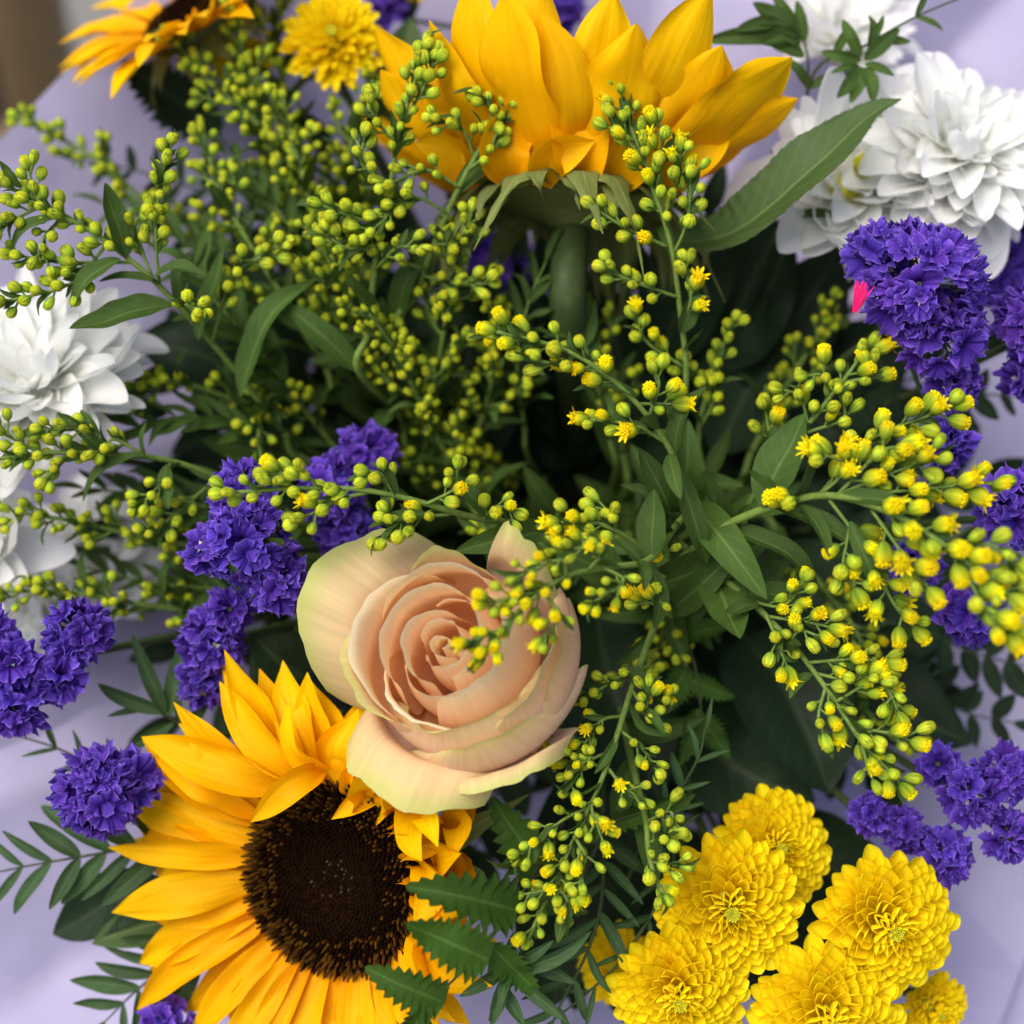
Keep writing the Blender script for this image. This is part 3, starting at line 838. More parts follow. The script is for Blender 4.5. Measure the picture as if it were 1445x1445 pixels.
def statice(label, blobs, face=(0, 0, 1), seed=0, fs=0.64, dens=1.25, group=None, side=-0.15, extra=None):
    """blobs: (px, py, z, radius px, (optional) squash) heads on one branching stem"""
    rnd = random.Random(seed * 13 + 5)
    fx = D(*face)
    c0 = W(*blobs[0][:3])
    r0 = blobs[0][3] / 722.5 * TANH * DIST
    path = stem_path(c0 - fx * r0 * .6, fx, 1.6)
    root = thing('statice_stem', label, 'statice', path[-1], group)
    RL = Vector(root.location)
    gs = Geo(); tube(gs, catmull(path, 7), .13 * CM, .15 * CM, 7)
    gz = Geo()
    for bi, b in enumerate(blobs):
        c = W(*b[:3]); rad = b[3] / 722.5 * TANH * (DIST - b[2] * CM)
        bf = D(*b[4]) if len(b) > 4 else fx
        if bi:
            pb = W(*blobs[bi - 1][:3])
            root_p = path[1]
            tube(gs, catmull([root_p, root_p.lerp(c, .5) - TOCAM * .3 * CM, c - bf * rad * .5], 5), .09 * CM, .08 * CM, 6)
        n = max(5, int(dens * 15 * (rad / CM) ** 1.7 / (fs / .55) ** 2))
        fr = frame(bf)
        for k in range(n):
            q = (k + .5) / n
            zc = lerp(1.0, side, q); a = k * 2.399963 + rnd.uniform(-.3, .3)
            s = math.sqrt(max(0, 1 - zc * zc))
            d = fr @ Vector((s * math.cos(a), s * math.sin(a), zc))
            d = (d + Vector([rnd.uniform(-.25, .25) for _ in range(3)])).normalized()
            s_ = fs * rnd.uniform(.75, 1.2) * CM
            base = c + d * max(0.05 * CM, (rad - s_ * .95)) * rnd.uniform(.86, 1.08)
            f3 = frame(d) @ Matrix.Rotation(rnd.uniform(0, TAU), 3, 'Z')
            fo = inst('floret', rnd.choice(SFL), root, M4(f3, base - RL, (s_ * rnd.uniform(.75, 1.1), s_ * rnd.uniform(.75, 1.1), s_)))
            if rnd.random() < .12: inst('corolla', COROLLA, fo, Matrix.Identity(4))
            for _ in range(5):   # bristly green calyx behind every floret
                e = (-d + Vector([rnd.uniform(-1, 1) for _ in range(3)]) * .9).normalized()
                p0 = base + d * s_ * .15
                tube(gz, [p0, p0 + e * rnd.uniform(.25, .55) * CM], .035 * CM, .006 * CM, 3, cap=False)
        # woolly core
        for k in range(int(30 * (rad / CM))):
            d = Vector([rnd.gauss(0, 1) for _ in range(3)]).normalized()
            p0 = c + d * rad * .1
            tube(gz, [p0, c + d * rad * rnd.uniform(.45, .72)], .06 * CM, .01 * CM, 3, cap=False)
    o = link('calyx', gz.mesh('calyx', ['fuzz'], RL), root); o['kind'] = 'stuff'
    link('stem', gs.mesh('stem', ['green_stem'], RL), root)
    return root

# ------------------------------------------------------------------ leafy sprays
def spray(label, main, leaves=None, auto=None, mesh=None, seed=0, name='leafy_sprig', cat='foliage', r=0.07, stem_mat='dark_stem', group=None, part_name='leaf', wf=1.0, back=1.6, face=None):
    """main: px path base to tip; leaves: list of (base, tip, width) ; auto: (pairs, length cm, angle)"""
    rnd = random.Random(seed + 77)
    mp = [W(*p) for p in main]
    vis = catmull(mp, 8)
    path = stem_path(mp[0], (mp[1] - mp[0]).normalized(), back)
    root = thing(name, label, cat, path[-1], group)
    g = Geo(); tube(g, list(reversed(catmull(path, 6))), r * 1.4 * CM, r * CM, 6); tube(g, vis, r * CM, r * .4 * CM, 6)
    link('stem', g.mesh('stem', [stem_mat], root.location), root)
    fz = face if face is not None else TOCAM
    if auto:
        pairs, ln, ang = auto
        for k in range(pairs):
            f = .10 + .88 * k / pairs
            for sd in (-1, 1):
                p, t = at_len(vis, min(1, f + rnd.uniform(0, .03)))
                s = t.cross(fz).normalized() * sd
                aa = R(ang) * rnd.uniform(.8, 1.15)
                d = (t * math.cos(aa) + s * math.sin(aa) + fz * rnd.uniform(-.25, .25)).normalized()
                l = ln * CM * (1 - .45 * f) * rnd.uniform(.8, 1.15)
                place_leaf(root, rnd.choice(mesh), p, p + d * l, fz + Vector([rnd.uniform(-.4, .4) for _ in range(3)]), wf, part_name)
        p, t = at_len(vis, 1.0)
        place_leaf(root, mesh[0], p, p + t * ln * CM * .6, fz, wf, part_name)
    for lf in leaves or ():
        a, b = W(*lf[0]), W(*lf[1])
        place_leaf(root, rnd.choice(mesh), a, b, fz + Vector([rnd.uniform(-.35, .35) for _ in range(3)]), lf[2] if len(lf) > 2 else wf, part_name)
    return root

# ------------------------------------------------------------------ rose
def rose(label, px, py, z, axis):
    c = W(px, py, z)                      # heart of the bloom, at the rim height
    ax = D(*axis); fr = frame(ax)
    H = 4.6                               # cm from the hip to the rim
    base = c - ax * H * CM
    path = stem_path(base - ax * 0.3 * CM, ax, 2.0)
    root = thing('rose', label, 'rose', path[-1])
    RL = Vector(root.location)
    cnt = [0]
    def petal(phi, half, rb, rt, h, flare=0.0, roll=0.0, mat='rose_inner', spiral=0.06, drop=0.30, ruf=0.09, bulge_t=0.55, pinch=0.0, lean=0.0, peak=0.0, crease=0.0, nu=26, nv=22):
        """phi, half: centre and half width in degrees; rb: belly radius, rt: rim radius, h: rim height (cm)"""
        cnt[0] += 1
        sd = cnt[0] * 2.71
        g = Geo(); v = []; f = []; uv = []
        for i in range(nv + 1):
            t = i / nv
            for j in range(nu + 1):
                s = 2 * j / nu - 1
                wd = lerp(0.55, 1.0, sstep(0, .45, t)) * (1 - (.30 if mat == 'rose_outer' else .08) * clamp((t - .55) / .45) ** 2)
                a = R(phi) + R(half) * s * wd
                top = h * (1 - drop * abs(s) ** 2.6 + peak * (1 - abs(s)) ** 2)
                top += ruf * 2.2 * noise.noise(Vector((s * 2.6, sd, 0.3)))
                if t < bulge_t:
                    q = t / bulge_t; r = lerp(0.35, rb, math.sin(q * PI / 2) ** 0.8)
                else:
                    q = (t - bulge_t) / (1 - bulge_t); r = lerp(rb, rt, q * q * (1.6 - .6 * q))
                hh = top * t ** 0.92
                k = clamp((t - .74) / .26)
                edge = 1 - 0.55 * abs(s) ** 3
                r += flare * k ** 1.6 * edge * (1 + .28 * noise.noise(Vector((s * 1.9, sd, 9.1))) + .12 * noise.noise(Vector((s * 6.5, sd, 3.3))))
                hh -= roll * k ** 2.2 * edge
                kk = clamp((t - .90) / .10)
                r += 0.05 * kk * kk
                hh -= 0.03 * kk * kk
                r *= 1 + spiral * s
                r += ruf * k * noise.noise(Vector((s * 4.2, sd + 4, t * 2))) + crease * k * math.cos(s * 5.5 + sd)
                p = Vector((r * math.cos(a), r * math.sin(a), hh))
                p += Vector((math.cos(R(phi)), math.sin(R(phi)), 0)) * lean * t * t
                v.append(base + fr @ (p * CM)); uv.append(((s + 1) / 2, t))
        for i in range(nv):
            for j in range(nu):
                b = i * (nu + 1) + j; f.append((b, b + 1, b + nu + 2, b + nu + 1))
        g.add(v, f, uv)
        return link('petal', g.mesh('petal', [mat], RL), root)
    # tight heart
    petal(40, 178, .40, .12, 4.10, spiral=.25, drop=.02, ruf=.02)
    petal(200, 120, .55, .30, 4.20, spiral=.22, drop=.12, ruf=.03)
    petal(70, 110, .80, .55, 4.32, spiral=.16, drop=.10, flare=.05)
    petal(300, 105, 1.00, .68, 4.28, spiral=.16, drop=.12, flare=.05)
    petal(165, 100, 1.25, .88, 4.45, spiral=.14, drop=.10, flare=.16, crease=.04)
    petal(20, 98, 1.55, 1.08, 4.45, spiral=.12, drop=.14, flare=.10, crease=.04)
    petal(270, 92, 1.85, 1.22, 4.35, spiral=.14, drop=.22, flare=.30, roll=.08, ruf=.08, crease=.05)
    petal(140, 92, 1.90, 1.42, 4.62, spiral=.10, drop=.12, flare=.26, roll=.05, crease=.05)
    petal(345, 85, 2.40, 1.62, 4.45, spiral=.12, drop=.18, flare=.16, crease=.04)
    petal(238, 70, 2.50, 1.62, 4.20, spiral=.14, drop=.30, flare=.66, roll=.34, ruf=.10)
    petal(80, 84, 2.45, 1.90, 4.72, spiral=.08, drop=.18, flare=.26, roll=.06, crease=.05)
    petal(290, 84, 3.05, 1.95, 4.20, spiral=.12, drop=.28, flare=.55, roll=.30, mat='rose_outer', ruf=.10)
    petal(170, 70, 2.60, 2.10, 4.60, spiral=.06, drop=.20, flare=.55, roll=.16)
    petal(342, 62, 3.30, 2.55, 4.20, spiral=.10, drop=.34, flare=.50, roll=.22, ruf=.10, mat='rose_outer')
    petal(205, 58, 2.85, 2.45, 4.35, spiral=-.08, drop=.28, flare=.55, roll=.20, mat='rose_outer')
    petal(95, 50, 2.70, 2.35, 4.50, spiral=.06, drop=.34, flare=.25, roll=.05, mat='rose_outer', peak=.05)
    petal(300, 64, 3.40, 2.85, 3.35, spiral=.06, drop=.34, flare=.10, mat='rose_outer')
    # the open guard petals
    petal(152, 62, 2.75, 3.35, 4.30, spiral=.02, drop=.62, flare=1.50, roll=.70, mat='rose_outer', peak=.08, ruf=.22, lean=.10)
    petal(246, 52, 3.05, 3.50, 3.30, spiral=.02, drop=.55, flare=1.10, roll=.60, mat='rose_outer', ruf=.16)
    petal(58, 30, 3.00, 3.05, 4.55, spiral=.02, drop=.55, flare=.75, roll=.10, mat='rose_outer', peak=.08)
    petal(355, 44, 3.50, 3.05, 3.60, spiral=.04, drop=.36, flare=.20, roll=.1, mat='rose_outer')
    petal(290, 46, 3.50, 3.45, 2.60, spiral=.04, drop=.60, flare=.60, roll=.3, mat='rose_outer', ruf=.1)
    # hip, sepals
    g = Geo(); v = []; f = []
    for i, (r, h) in enumerate(((.28, -.5), (.62, -.3), (.70, .05), (.42, .4))):
        for j in range(14):
            a = TAU * j / 14
            v.append(base + fr @ (Vector((r * math.cos(a), r * math.sin(a), h)) * CM))
    for i in range(3):
        for j in range(14): f.append((i * 14 + j, i * 14 + (j + 1) % 14, i * 14 + 14 + (j + 1) % 14, i * 14 + 14 + j))
    g.add(v, f); link('hip', g.mesh('hip', ['green_stem'], RL), root)
    for k in range(5):
        a = TAU * k / 5; e = fr @ Vector((math.cos(a), math.sin(a), 0))
        b = base + e * .5 * CM
        g = Geo(); ribbon(g, [b, b + e * 1.2 * CM, b + e * 2.0 * CM - ax * 1.2 * CM], ax, lambda u: .35 * CM * (1 - u) + .02 * CM, 8, 3, cup=.3)
        link('sepal', g.mesh('sepal', ['bract_leaf'], RL), root)
    g = Geo(); tube(g, catmull(path, 7), .28 * CM, .25 * CM, 9); link('stem', g.mesh('stem', ['green_stem'], RL), root)
    return root
rose('peach rose half open with pale green edged outer petals', 616, 899, 5.4, (-0.28, 0.36, 0.89))

# ------------------------------------------------------------------ the sunflowers
def petals_low(root, c, fr, rd, rnd):
    z = fr @ Vector((0, 0, 1))
    k = 0
    for ring in range(2):
        n = 29
        for i in range(n):
            deg = (360 * (i + .5 * ring) / n + rnd.uniform(-4, 4)) % 360
            a = R(deg); e = fr @ Vector((math.cos(a), math.sin(a), 0)); tg = z.cross(e)
            b = c + e * rd * .96 * CM - z * (.0 + .22 * ring) * CM
            right = max(0.0, math.cos(a - R(20)))             # the side squeezed by the rose and the fern
            top = max(0.0, math.cos(a - R(75)))
            el = R(lerp(14, 4, ring) + 38 * right ** 1.3 + 2 * top - 26 * max(0.0, math.cos(a - R(62))) ** 4 + rnd.uniform(-8, 10))
            L_ = (5.0 - 2.0 * max(0.0, math.cos(a - R(62))) ** 6 - 1.6 * right - .5 * ring + rnd.uniform(-.6, .6)) * CM
            d = (e * math.cos(el) + z * math.sin(el)).normalized()
            m_ = b + d * L_ * .5 + z * (.28 + rnd.uniform(-.1, .25)) * CM
            t_ = b + d * L_ + tg * rnd.uniform(-.55, .55) * CM - z * rnd.uniform(-.3, .5) * CM
            nn = (z * math.cos(el) - e * math.sin(el))
            tw = rnd.uniform(-.35, .35) + right * rnd.uniform(-1.1, 1.1)
            k += 1
            sun_petal(root, b, m_, t_, nn, rnd.uniform(.60, .82) * CM, k, cup=rnd.uniform(.15, .8) + .4 * right, ruf=.6, twist=(0, tw))
    # petals bent in over the disc and against the rose
    zz = fr @ Vector((0, 0, 1))
    for q, (bp, mp, tp, w) in enumerate((
            (((455, 1085, 2.6)), (412, 1110, 3.6), (354, 1160, 3.3), .50),
            (((560, 1095, 1.8)), (520, 1122, 2.8), (468, 1156, 3.0), .44),
            (((470, 1092, 2.4)), (418, 1060, 3.4), (408, 988, 3.6), .46),
            (((500, 1092, 1.8)), (478, 1040, 2.2), (440, 962, 2.0), .70),
            (((600, 1130, 2.4)), (580, 1180, 4.0), (595, 1215, 4.6), .62),
            (((622, 1160, 2.2)), (600, 1140, 3.9), (618, 1195, 4.9), .55),
            (((520, 1100, 1.8)), (560, 1100, 2.2), (610, 1135, 2.6), .55),
            (((628, 1190, 2.0)), (650, 1160, 3.2), (640, 1215, 4.2), .60),
            (((440, 1100, 2.2)), (380, 1060, 2.8), (310, 962, 2.4), .72),
            (((612, 1230, 2.4)), (610, 1260, 3.7), (585, 1310, 4.2), .58),
            (((405, 1110, 2.2)), (320, 1085, 2.6), (200, 1040, 1.8), .75), (((625, 1250, 1.6)), (640, 1215, 2.8), (600, 1180, 3.6), .6), (((630, 1215, 1.4)), (655, 1230, 2.2), (650, 1290, 2.8), .65), (((615, 1290, 1.6)), (640, 1290, 2.8), (600, 1330, 3.8), .6), (((632, 1150, 1.2)), (655, 1130, 1.8), (660, 1185, 2.4), .6))):
        dz = 0.0 if bp[0] >= 600 else .9
        sun_petal(root, W(bp[0], bp[1], bp[2] - dz), W(mp[0], mp[1], mp[2] - dz), W(tp[0], tp[1], tp[2] - dz), zz, w * CM, q + 200, cup=.5, twist=(0, rnd.uniform(-.5, .5)))
sunflower('golden sunflower with dark brown disc facing out below the peach rose', W(476, 1238, .9), D(-.34, -.10, .93), 2.95, petals_low, seed=3, bracts=16)

def petals_top(root, c, fr, rd, rnd):
    z = fr @ Vector((0, 0, 1)); k = 0
    for ring in range(2):
        n = 15
        for i in range(n):
            deg = 360 * (i + .5 * ring) / n + rnd.uniform(-6, 6)
            a = R(deg); e = fr @ Vector((math.cos(a), math.sin(a), 0)); tg = z.cross(e)
            front = max(0.0, -math.sin(a))
            side = abs(math.cos(a))
            el = R(lerp(64, 54, ring) - 24 * side ** 2 + rnd.uniform(-8, 8) + 12 * front)
            b = c + e * rd * .97 * CM - z * (.15 * ring) * CM
            L_ = (6.0 - 2.0 * front + rnd.uniform(-.6, .6) - .4 * ring) * CM
            d = (e * math.cos(el) + z * math.sin(el)).normalized()
            m_ = b + d * L_ * .5 + e * rnd.uniform(.4, .8) * CM
            t_ = b + d * L_ - e * (.1 + rnd.uniform(.2, 1.2) * front) * CM + tg * rnd.uniform(-.6, .6) * CM
            nn = (z * math.cos(el) - e * math.sin(el))
            k += 1
            sun_petal(root, b, m_, t_, nn, rnd.uniform(1.15, 1.65) * CM, k + 60, cup=rnd.uniform(.25, .6), twist=(0, rnd.uniform(-.5, .5)), ruf=.5, blunt=2.9)
    for q, (bp, mp, tp, w, tw) in enumerate((
            ((700, 245, -.6), (690, 190, .3), (735, 125, -.2), .95, .6), ((800, 250, -.4), (800, 170, .6), (790, 95, -.4), 1.0, -.3),
            ((745, 250, -.4), (760, 205, .5), (820, 190, .8), .75, .5), ((850, 250, -.5), (880, 200, .4), (930, 150, -.4), .9, -.3),
            ((630, 240, -1.2), (600, 200, -.8), (566, 195, -1.0), .6, .3), ((900, 250, -1.0), (960, 190, -.4), (1010, 150, -1.0), 1.0, .2))):
        sun_petal(root, W(bp[0] + 20, bp[1] + 12, bp[2]), W(mp[0] + 20, mp[1] + 10, mp[2]), W(tp[0] + 20, tp[1] + 8, tp[2]), D(0, .3, -1), w * CM, q + 300, cup=-.45, twist=(0, tw))
sunflower('sunflower turned away showing its green bracts and thick stem', W(808, 272, -3.2), D(.04, .985, -.10), 2.9, petals_top, seed=8, bracts=40, bract_len=2.3, bract_droop=1.6, stem_r=.62)

def petals_tl(root, c, fr, rd, rnd):
    z = fr @ Vector((0, 0, 1)); k = 0
    for ring in range(2):
        for i in range(17):
            a = TAU * (i + .5 * ring) / 17 + rnd.uniform(-.08, .08)
            e = fr @ Vector((math.cos(a), math.sin(a), 0)); tg = z.cross(e)
            el = R(20 + rnd.uniform(-10, 10))
            b = c + e * rd * .95 * CM; L_ = rnd.uniform(3.2, 4.0) * CM
            d = (e * math.cos(el) + z * math.sin(el)).normalized()
            k += 1
            sun_petal(root, b, b + d * L_ * .5 + z * .2 * CM, b + d * L_ - z * .3 * CM + tg * rnd.uniform(-.4, .4) * CM, z, rnd.uniform(.5, .65) * CM, k + 120, cup=.4)
sunflower('small yellow sunflower turned up beyond the goldenrod tips, cut by the top of the paper', W(272, 30, -7), D(-.40, .62, .52), 1.5, petals_tl, seed=12, bracts=12, bract_len=1.8, stem_r=.3)

# ------------------------------------------------------------------ yellow button chrysanthemums
GB = 'yellow button chrysanthemums in a cluster'
mum('yellow button chrysanthemum in front of the one with its heart half covered', 1030, 1277, 1.6, 112, (-.03, -.08, 1), n=185, seed=1, group=GB)
mum('yellow button chrysanthemum partly covered by the one before it', 1090, 1196, 0.0, 90, (.15, .12, .9), n=185, seed=2, group=GB)
mum('yellow button chrysanthemum beside the bare lilac paper fold', 1248, 1303, 1.4, 112, (.12, -.05, 1), n=185, seed=3, group=GB)
mum('yellow button chrysanthemum next to the thin leafy sprigs', 958, 1398, 1.8, 104, (-.06, -.16, .98), n=185, seed=4, group=GB)
mum('yellow button chrysanthemum low in the cluster between two others', 1168, 1432, 1.7, 114, (.04, -.10, 1), n=185, seed=5, group=GB)
mum('yellow button chrysanthemum mostly hidden under the one beside the paper fold', 1312, 1420, -1.0, 62, (.3, -.2, .8), n=110, seed=6, group=GB)
mum('shaded yellow button chrysanthemum deep behind thin leaves', 872, 1362, -2.6, 62, (-.3, .1, .8), n=110, seed=7, group=GB)
mum('bright yellow chrysanthemum with greenish heart above the goldenrod', 470, 58, -5.5, 80, (.02, .18, .95), n=185, seed=8, thin=.78, jitter=.12)
mum('small orange yellow chrysanthemum half hidden by goldenrod buds', 345, 82, -7.5, 52, (-.1, .6, .7), n=100, seed=9, thin=.8)
mum('yellow chrysanthemum rim peeping over by the purple statice', 585, -22, -9, 45, (0, .6, .7), n=80, seed=10, thin=.8)

# ------------------------------------------------------------------ white chrysanthemums
GW = 'white chrysanthemums'
mum('white chrysanthemum over the goldenrod leaves by the paper fold', 38, 512, -1.5, 178, (-.10, .58, .80), kind='white', n=105, thin=.9, seed=11, max_th=92, group=GW)
mum('full white chrysanthemum with a long drooping petal over purple statice', 1378, 190, -1.8, 165, (.18, .40, .88), kind='white', n=110, seed=12, max_th=104, group=GW)
mum('open white chrysanthemum with lime heart behind the broad leaf', 1214, 246, -2.4, 172, (.05, .30, .92), kind='white', n=46, seed=13, max_th=88, thin=1.25, lime=True, group=GW)
mum('white chrysanthemum at the back beneath thin leafy sprigs', 1195, 28, -8, 110, (.0, .6, .75), kind='white', n=80, seed=14, max_th=92, group=GW)
mum('white chrysanthemum with a petal curled up beside goldenrod buds', -70, 770, -2.2, 150, (-.25, .05, .95), kind='white', n=60, seed=15, max_th=84, thin=1.2, group=GW)
mum('creamy white chrysanthemum deep in shade behind goldenrod', 120, 790, -8.5, 125, (-.2, .1, .95), kind='white', n=60, seed=16, max_th=90, thin=1.2, group=GW)
mum('white chrysanthemum low in shade above the blue statice', 40, 860, -8.0, 95, (-.2, -.1, .95), kind='white', n=50, seed=17, max_th=90, thin=1.2, group=GW)

# ------------------------------------------------------------------ statice
GS = 'purple statice'
st = statice('large violet statice head carrying one bright pink tuft', [(1300, 400, 1.5, 88, (.15, .45, .85)), (1240, 362, 1.2, 48, (-.1, .75, .6)), (1325, 470, 1.2, 66, (.3, -.2, .9)), (1345, 545, .6, 36, (.1, -.3, .9)), (1335, 625, .2, 34, (.2, -.2, .9))], (.1, .3, .9), seed=1, group=GS)
tp = W(1211, 412, 3.0)
g = Geo()
for k in range(46):
    rr = random.Random(k)
    e = (D(.22, .9, .2) + Vector([rr.uniform(-.26, .26) for _ in range(3)])).normalized()
    b = W(1206, 440, 3.3)
    ribbon(g, [b, b + e * .4 * CM, b + e * rr.uniform(.7, .95) * CM], TOCAM, lambda u: .075 * CM * (1 - u * .9), 4, 2, per=2)
o = link('pink_tuft', g.mesh('pink_tuft', ['pink_tuft'], st.location), st); o['label'] = 'bright pink dyed tuft'
statice('violet statice at the edge of the paper beside the pink tufted one', [(1462, 455, .5, 62), (1450, 530, 0, 34)], (.1, .2, .9), seed=2, group=GS)
statice('violet statice behind the yellow goldenrod flowers', [(1432, 720, 2.0, 56, (.1, .3, .9)), (1372, 862, 1.0, 46, (.1, -.3, .9)), (1290, 800, .2, 36)], (.1, .1, .9), seed=3, group=GS)
statice('dark violet statice hanging in shade under the white chrysanthemum', [(1345, 300, -5, 50), (1400, 380, -5, 52), (1430, 330, -5, 40)], (.1, .2, .9), seed=4, group=GS)
statice('tall violet statice head against the rose petals', [(352, 765, 2.2, 64, (-.2, .15, .9)), (345, 700, 1.4, 46, (-.2, .6, .8)), (392, 822, 2.0, 42, (.2, -.4, .9)), (300, 775, 1.4, 30)], (-.1, .1, .95), seed=5, group=GS)
statice('violet statice in shade behind a row of goldenrod buds', [(470, 690, -1.5, 48), (520, 640, -2.5, 40), (490, 760, -2, 42)], (0, .3, .9), seed=6, group=GS)
statice('shaded violet statice under the tall head by the rose', [(300, 905, -.5, 46), (290, 960, -1, 34), (325, 860, 0, 30)], (-.2, 0, .9), seed=7, group=GS)
statice('blue violet statice over the lilac paper fold', [(110, 895, 1.2, 46, (.1, .4, .9)), (85, 955, 1.0, 34, (-.2, 0, .9))], (0, .3, .9), seed=8, group=GS)
statice('blue violet statice cut off by the bouquet side next to white petals', [(15, 935, 1.4, 36), (22, 1000, 1.4, 40), (-10, 890, 1, 30)], (-.1, .1, .95), seed=9, group=GS)
statice('round violet statice beside the sunflower petals', [(140, 1118, 1.2, 62, (-.1, .1, .95)), (178, 1100, .8, 40, (.3, .2, .9))], (-.1, .1, .95), seed=10, group=GS)
statice('loose blue statice with tiny white centres over the paper', [(1368, 1118, 1.0, 46), (1420, 1090, 1, 42), (1325, 1080, .6, 28), (1420, 1178, .8, 36)], (.1, .1, .95), seed=11, dens=.72, side=.2, fs=.50, group=GS)
statice('small violet statice just above the button chrysanthemums', [(1225, 1150, .4, 28), (1275, 1170, .4, 30), (1332, 1208, .4, 42)], (.0, .1, .95), seed=12, dens=.72, side=.2, fs=.48, group=GS)
statice('violet statice blurred behind the upturned sunflower', [(790, 8, -10, 34), (545, 12, -10, 30)], (0, .5, .8), seed=13, group=GS)
statice('violet statice tucked below the sunflower petals', [(235, 1445, -1, 34)], (0, -.2, .9), seed=14, group=GS)
statice('pale mauve statice deep behind the thick sunflower stem', [(668, 350, -10, 28), (760, 385, -11, 16), (695, 378, -10, 14)], (0, .2, .9), seed=15, dens=.5, group=GS)

# ------------------------------------------------------------------ goldenrod stems
GG = 'goldenrod stems'
def gr(label, main, **k): return goldenrod(label, main, group=GG, **k)
# in front, with their own branches
gr('goldenrod tip with yellow florets reaching across the dark gap', [(985, 760, 1.0), (965, 690, 2.4), (940, 625, 3.4), (880, 550, 4.2), (800, 495, 4.8), (700, 468, 5.0)],
   subs=[[(940, 625, 3.4), (895, 600, 3.8), (832, 592, 4.0)], [(915, 590, 3.6), (930, 545, 4.0), (925, 525, 4.2)], [(850, 525, 4.4), (790, 515, 4.8), (740, 505, 5.0)], [(900, 570, 3.6), (950, 570, 3.6)]],
   open_=.55, size=.50, seed=1, leaf_n=2, leaves=[((950, 650, 3), (975, 545, 3.6), 1.1), ((955, 655, 3), (1000, 800, 2.6), .9), ((945, 640, 3.2), (958, 700, 4.2), 1.4), ((900, 560, 4), (820, 535, 4.6), .9)])
gr('goldenrod in full yellow flower spreading towards the violet statice', [(950, 800, .5), (1020, 745, 2.5), (1100, 712, 4.0), (1180, 700, 5.0), (1280, 735, 6.2), (1360, 790, 7.2), (1425, 840, 7.8)],
   subs=[[(1150, 705, 4.6), (1195, 660, 5.0), (1160, 640, 5.4)], [(1130, 705, 4.4), (1110, 700, 5.0)], [(1180, 700, 5.0), (1250, 670, 5.2), (1320, 650, 5.2)], [(1200, 700, 5.0), (1300, 690, 5.2), (1405, 680, 5.0)],
         [(1150, 705, 4.6), (1230, 620, 4.4), (1345, 575, 4.6)], [(1170, 705, 4.8), (1225, 780, 5.0), (1260, 850, 5.0), (1290, 885, 5.0)], [(1200, 740, 4.8), (1190, 800, 5.0), (1205, 830, 5.0)], [(1230, 720, 5.4), (1280, 790, 6.0), (1310, 830, 6.4)],
         [(1330, 770, 7.0), (1400, 770, 7.4), (1435, 800, 7.6)], [(1360, 800, 7.2), (1390, 860, 7.8), (1420, 895, 8.0)], [(1180, 700, 5), (1240, 640, 5.2), (1270, 630, 5.4)]],
   open_=.72, size=.58, seed=2, leaf_n=2, stem_r=.15, leaves=[((1075, 715, 3.8), (1140, 585, 4.4), 1.7), ((1110, 710, 4), (1050, 665, 4.8), 1.0), ((1090, 715, 4), (1225, 775, 4.8), 1.1), ((1130, 712, 4.4), (1175, 780, 5.4), 1.3), ((1020, 745, 2.6), (1165, 810, 3.6), .8), ((1180, 702, 5), (1290, 712, 6), 1.0), ((1200, 735, 5), (1240, 830, 5.4), .9)])
gr('goldenrod drooping below the yellow flowered stem', [(985, 790, .5), (1050, 840, 2.2), (1110, 900, 3.2), (1165, 970, 3.8), (1215, 1045, 4.2), (1270, 1105, 4.4)],
   subs=[[(1060, 848, 2.6), (1105, 855, 3.2), (1135, 820, 3.6)], [(1085, 870, 3), (1150, 880, 3.8), (1170, 885, 4)], [(1080, 865, 3), (1095, 900, 3.6), (1110, 940, 3.8)], [(1115, 905, 3.4), (1130, 890, 3.8), (1160, 900, 4)], [(1140, 935, 3.6), (1210, 930, 4), (1250, 935, 4.2)],
         [(1165, 970, 3.8), (1155, 1010, 4.2), (1162, 1035, 4.4)], [(1180, 990, 4), (1240, 960, 4), (1268, 1005, 4.2)], [(1200, 1025, 4), (1255, 1035, 4.2), (1285, 1045, 4.4)], [(1215, 1040, 4.2), (1225, 1085, 4.4), (1232, 1100, 4.4)], [(1150, 950, 3.6), (1200, 960, 4), (1225, 950, 4.2)]],
   open_=.42, size=.50, seed=3, leaf_n=2, leaves=[((1070, 850, 2.8), (1022, 868, 3.4), 1.4), ((1050, 840, 2.4), (1145, 845, 2.4), 1.6), ((1145, 950, 3.6), (1115, 975, 4.2), 1.4)], step=.31)
gr('goldenrod row of buds lying over violet statice above the rose', [(735, 740, 1.2), (660, 728, 2.6), (580, 705, 3.6), (500, 690, 4.2), (400, 690, 4.6), (318, 696, 4.8)],
   subs=[[(600, 712, 3.4), (640, 690, 3.8), (645, 662, 4.2)], [(560, 705, 3.6), (540, 670, 4), (520, 665, 4.2)], [(520, 695, 4), (480, 705, 4.4), (420, 735, 4.6)], [(640, 725, 2.8), (570, 735, 3.8), (535, 760, 4.2)], [(680, 735, 2.2), (700, 715, 2.8), (725, 722, 3)], [(450, 692, 4.4), (430, 670, 4.7), (380, 668, 4.8)], [(610, 720, 3.2), (560, 745, 3.8), (545, 725, 4)]],
   open_=.05, size=.50, seed=4, leaf_n=2, leaves=[((560, 705, 3.8), (535, 650, 4.2), 1.1), ((690, 730, 2.4), (640, 672, 3), 1.1), ((600, 725, 3.6), (520, 740, 4), 1.0)], step=.27)
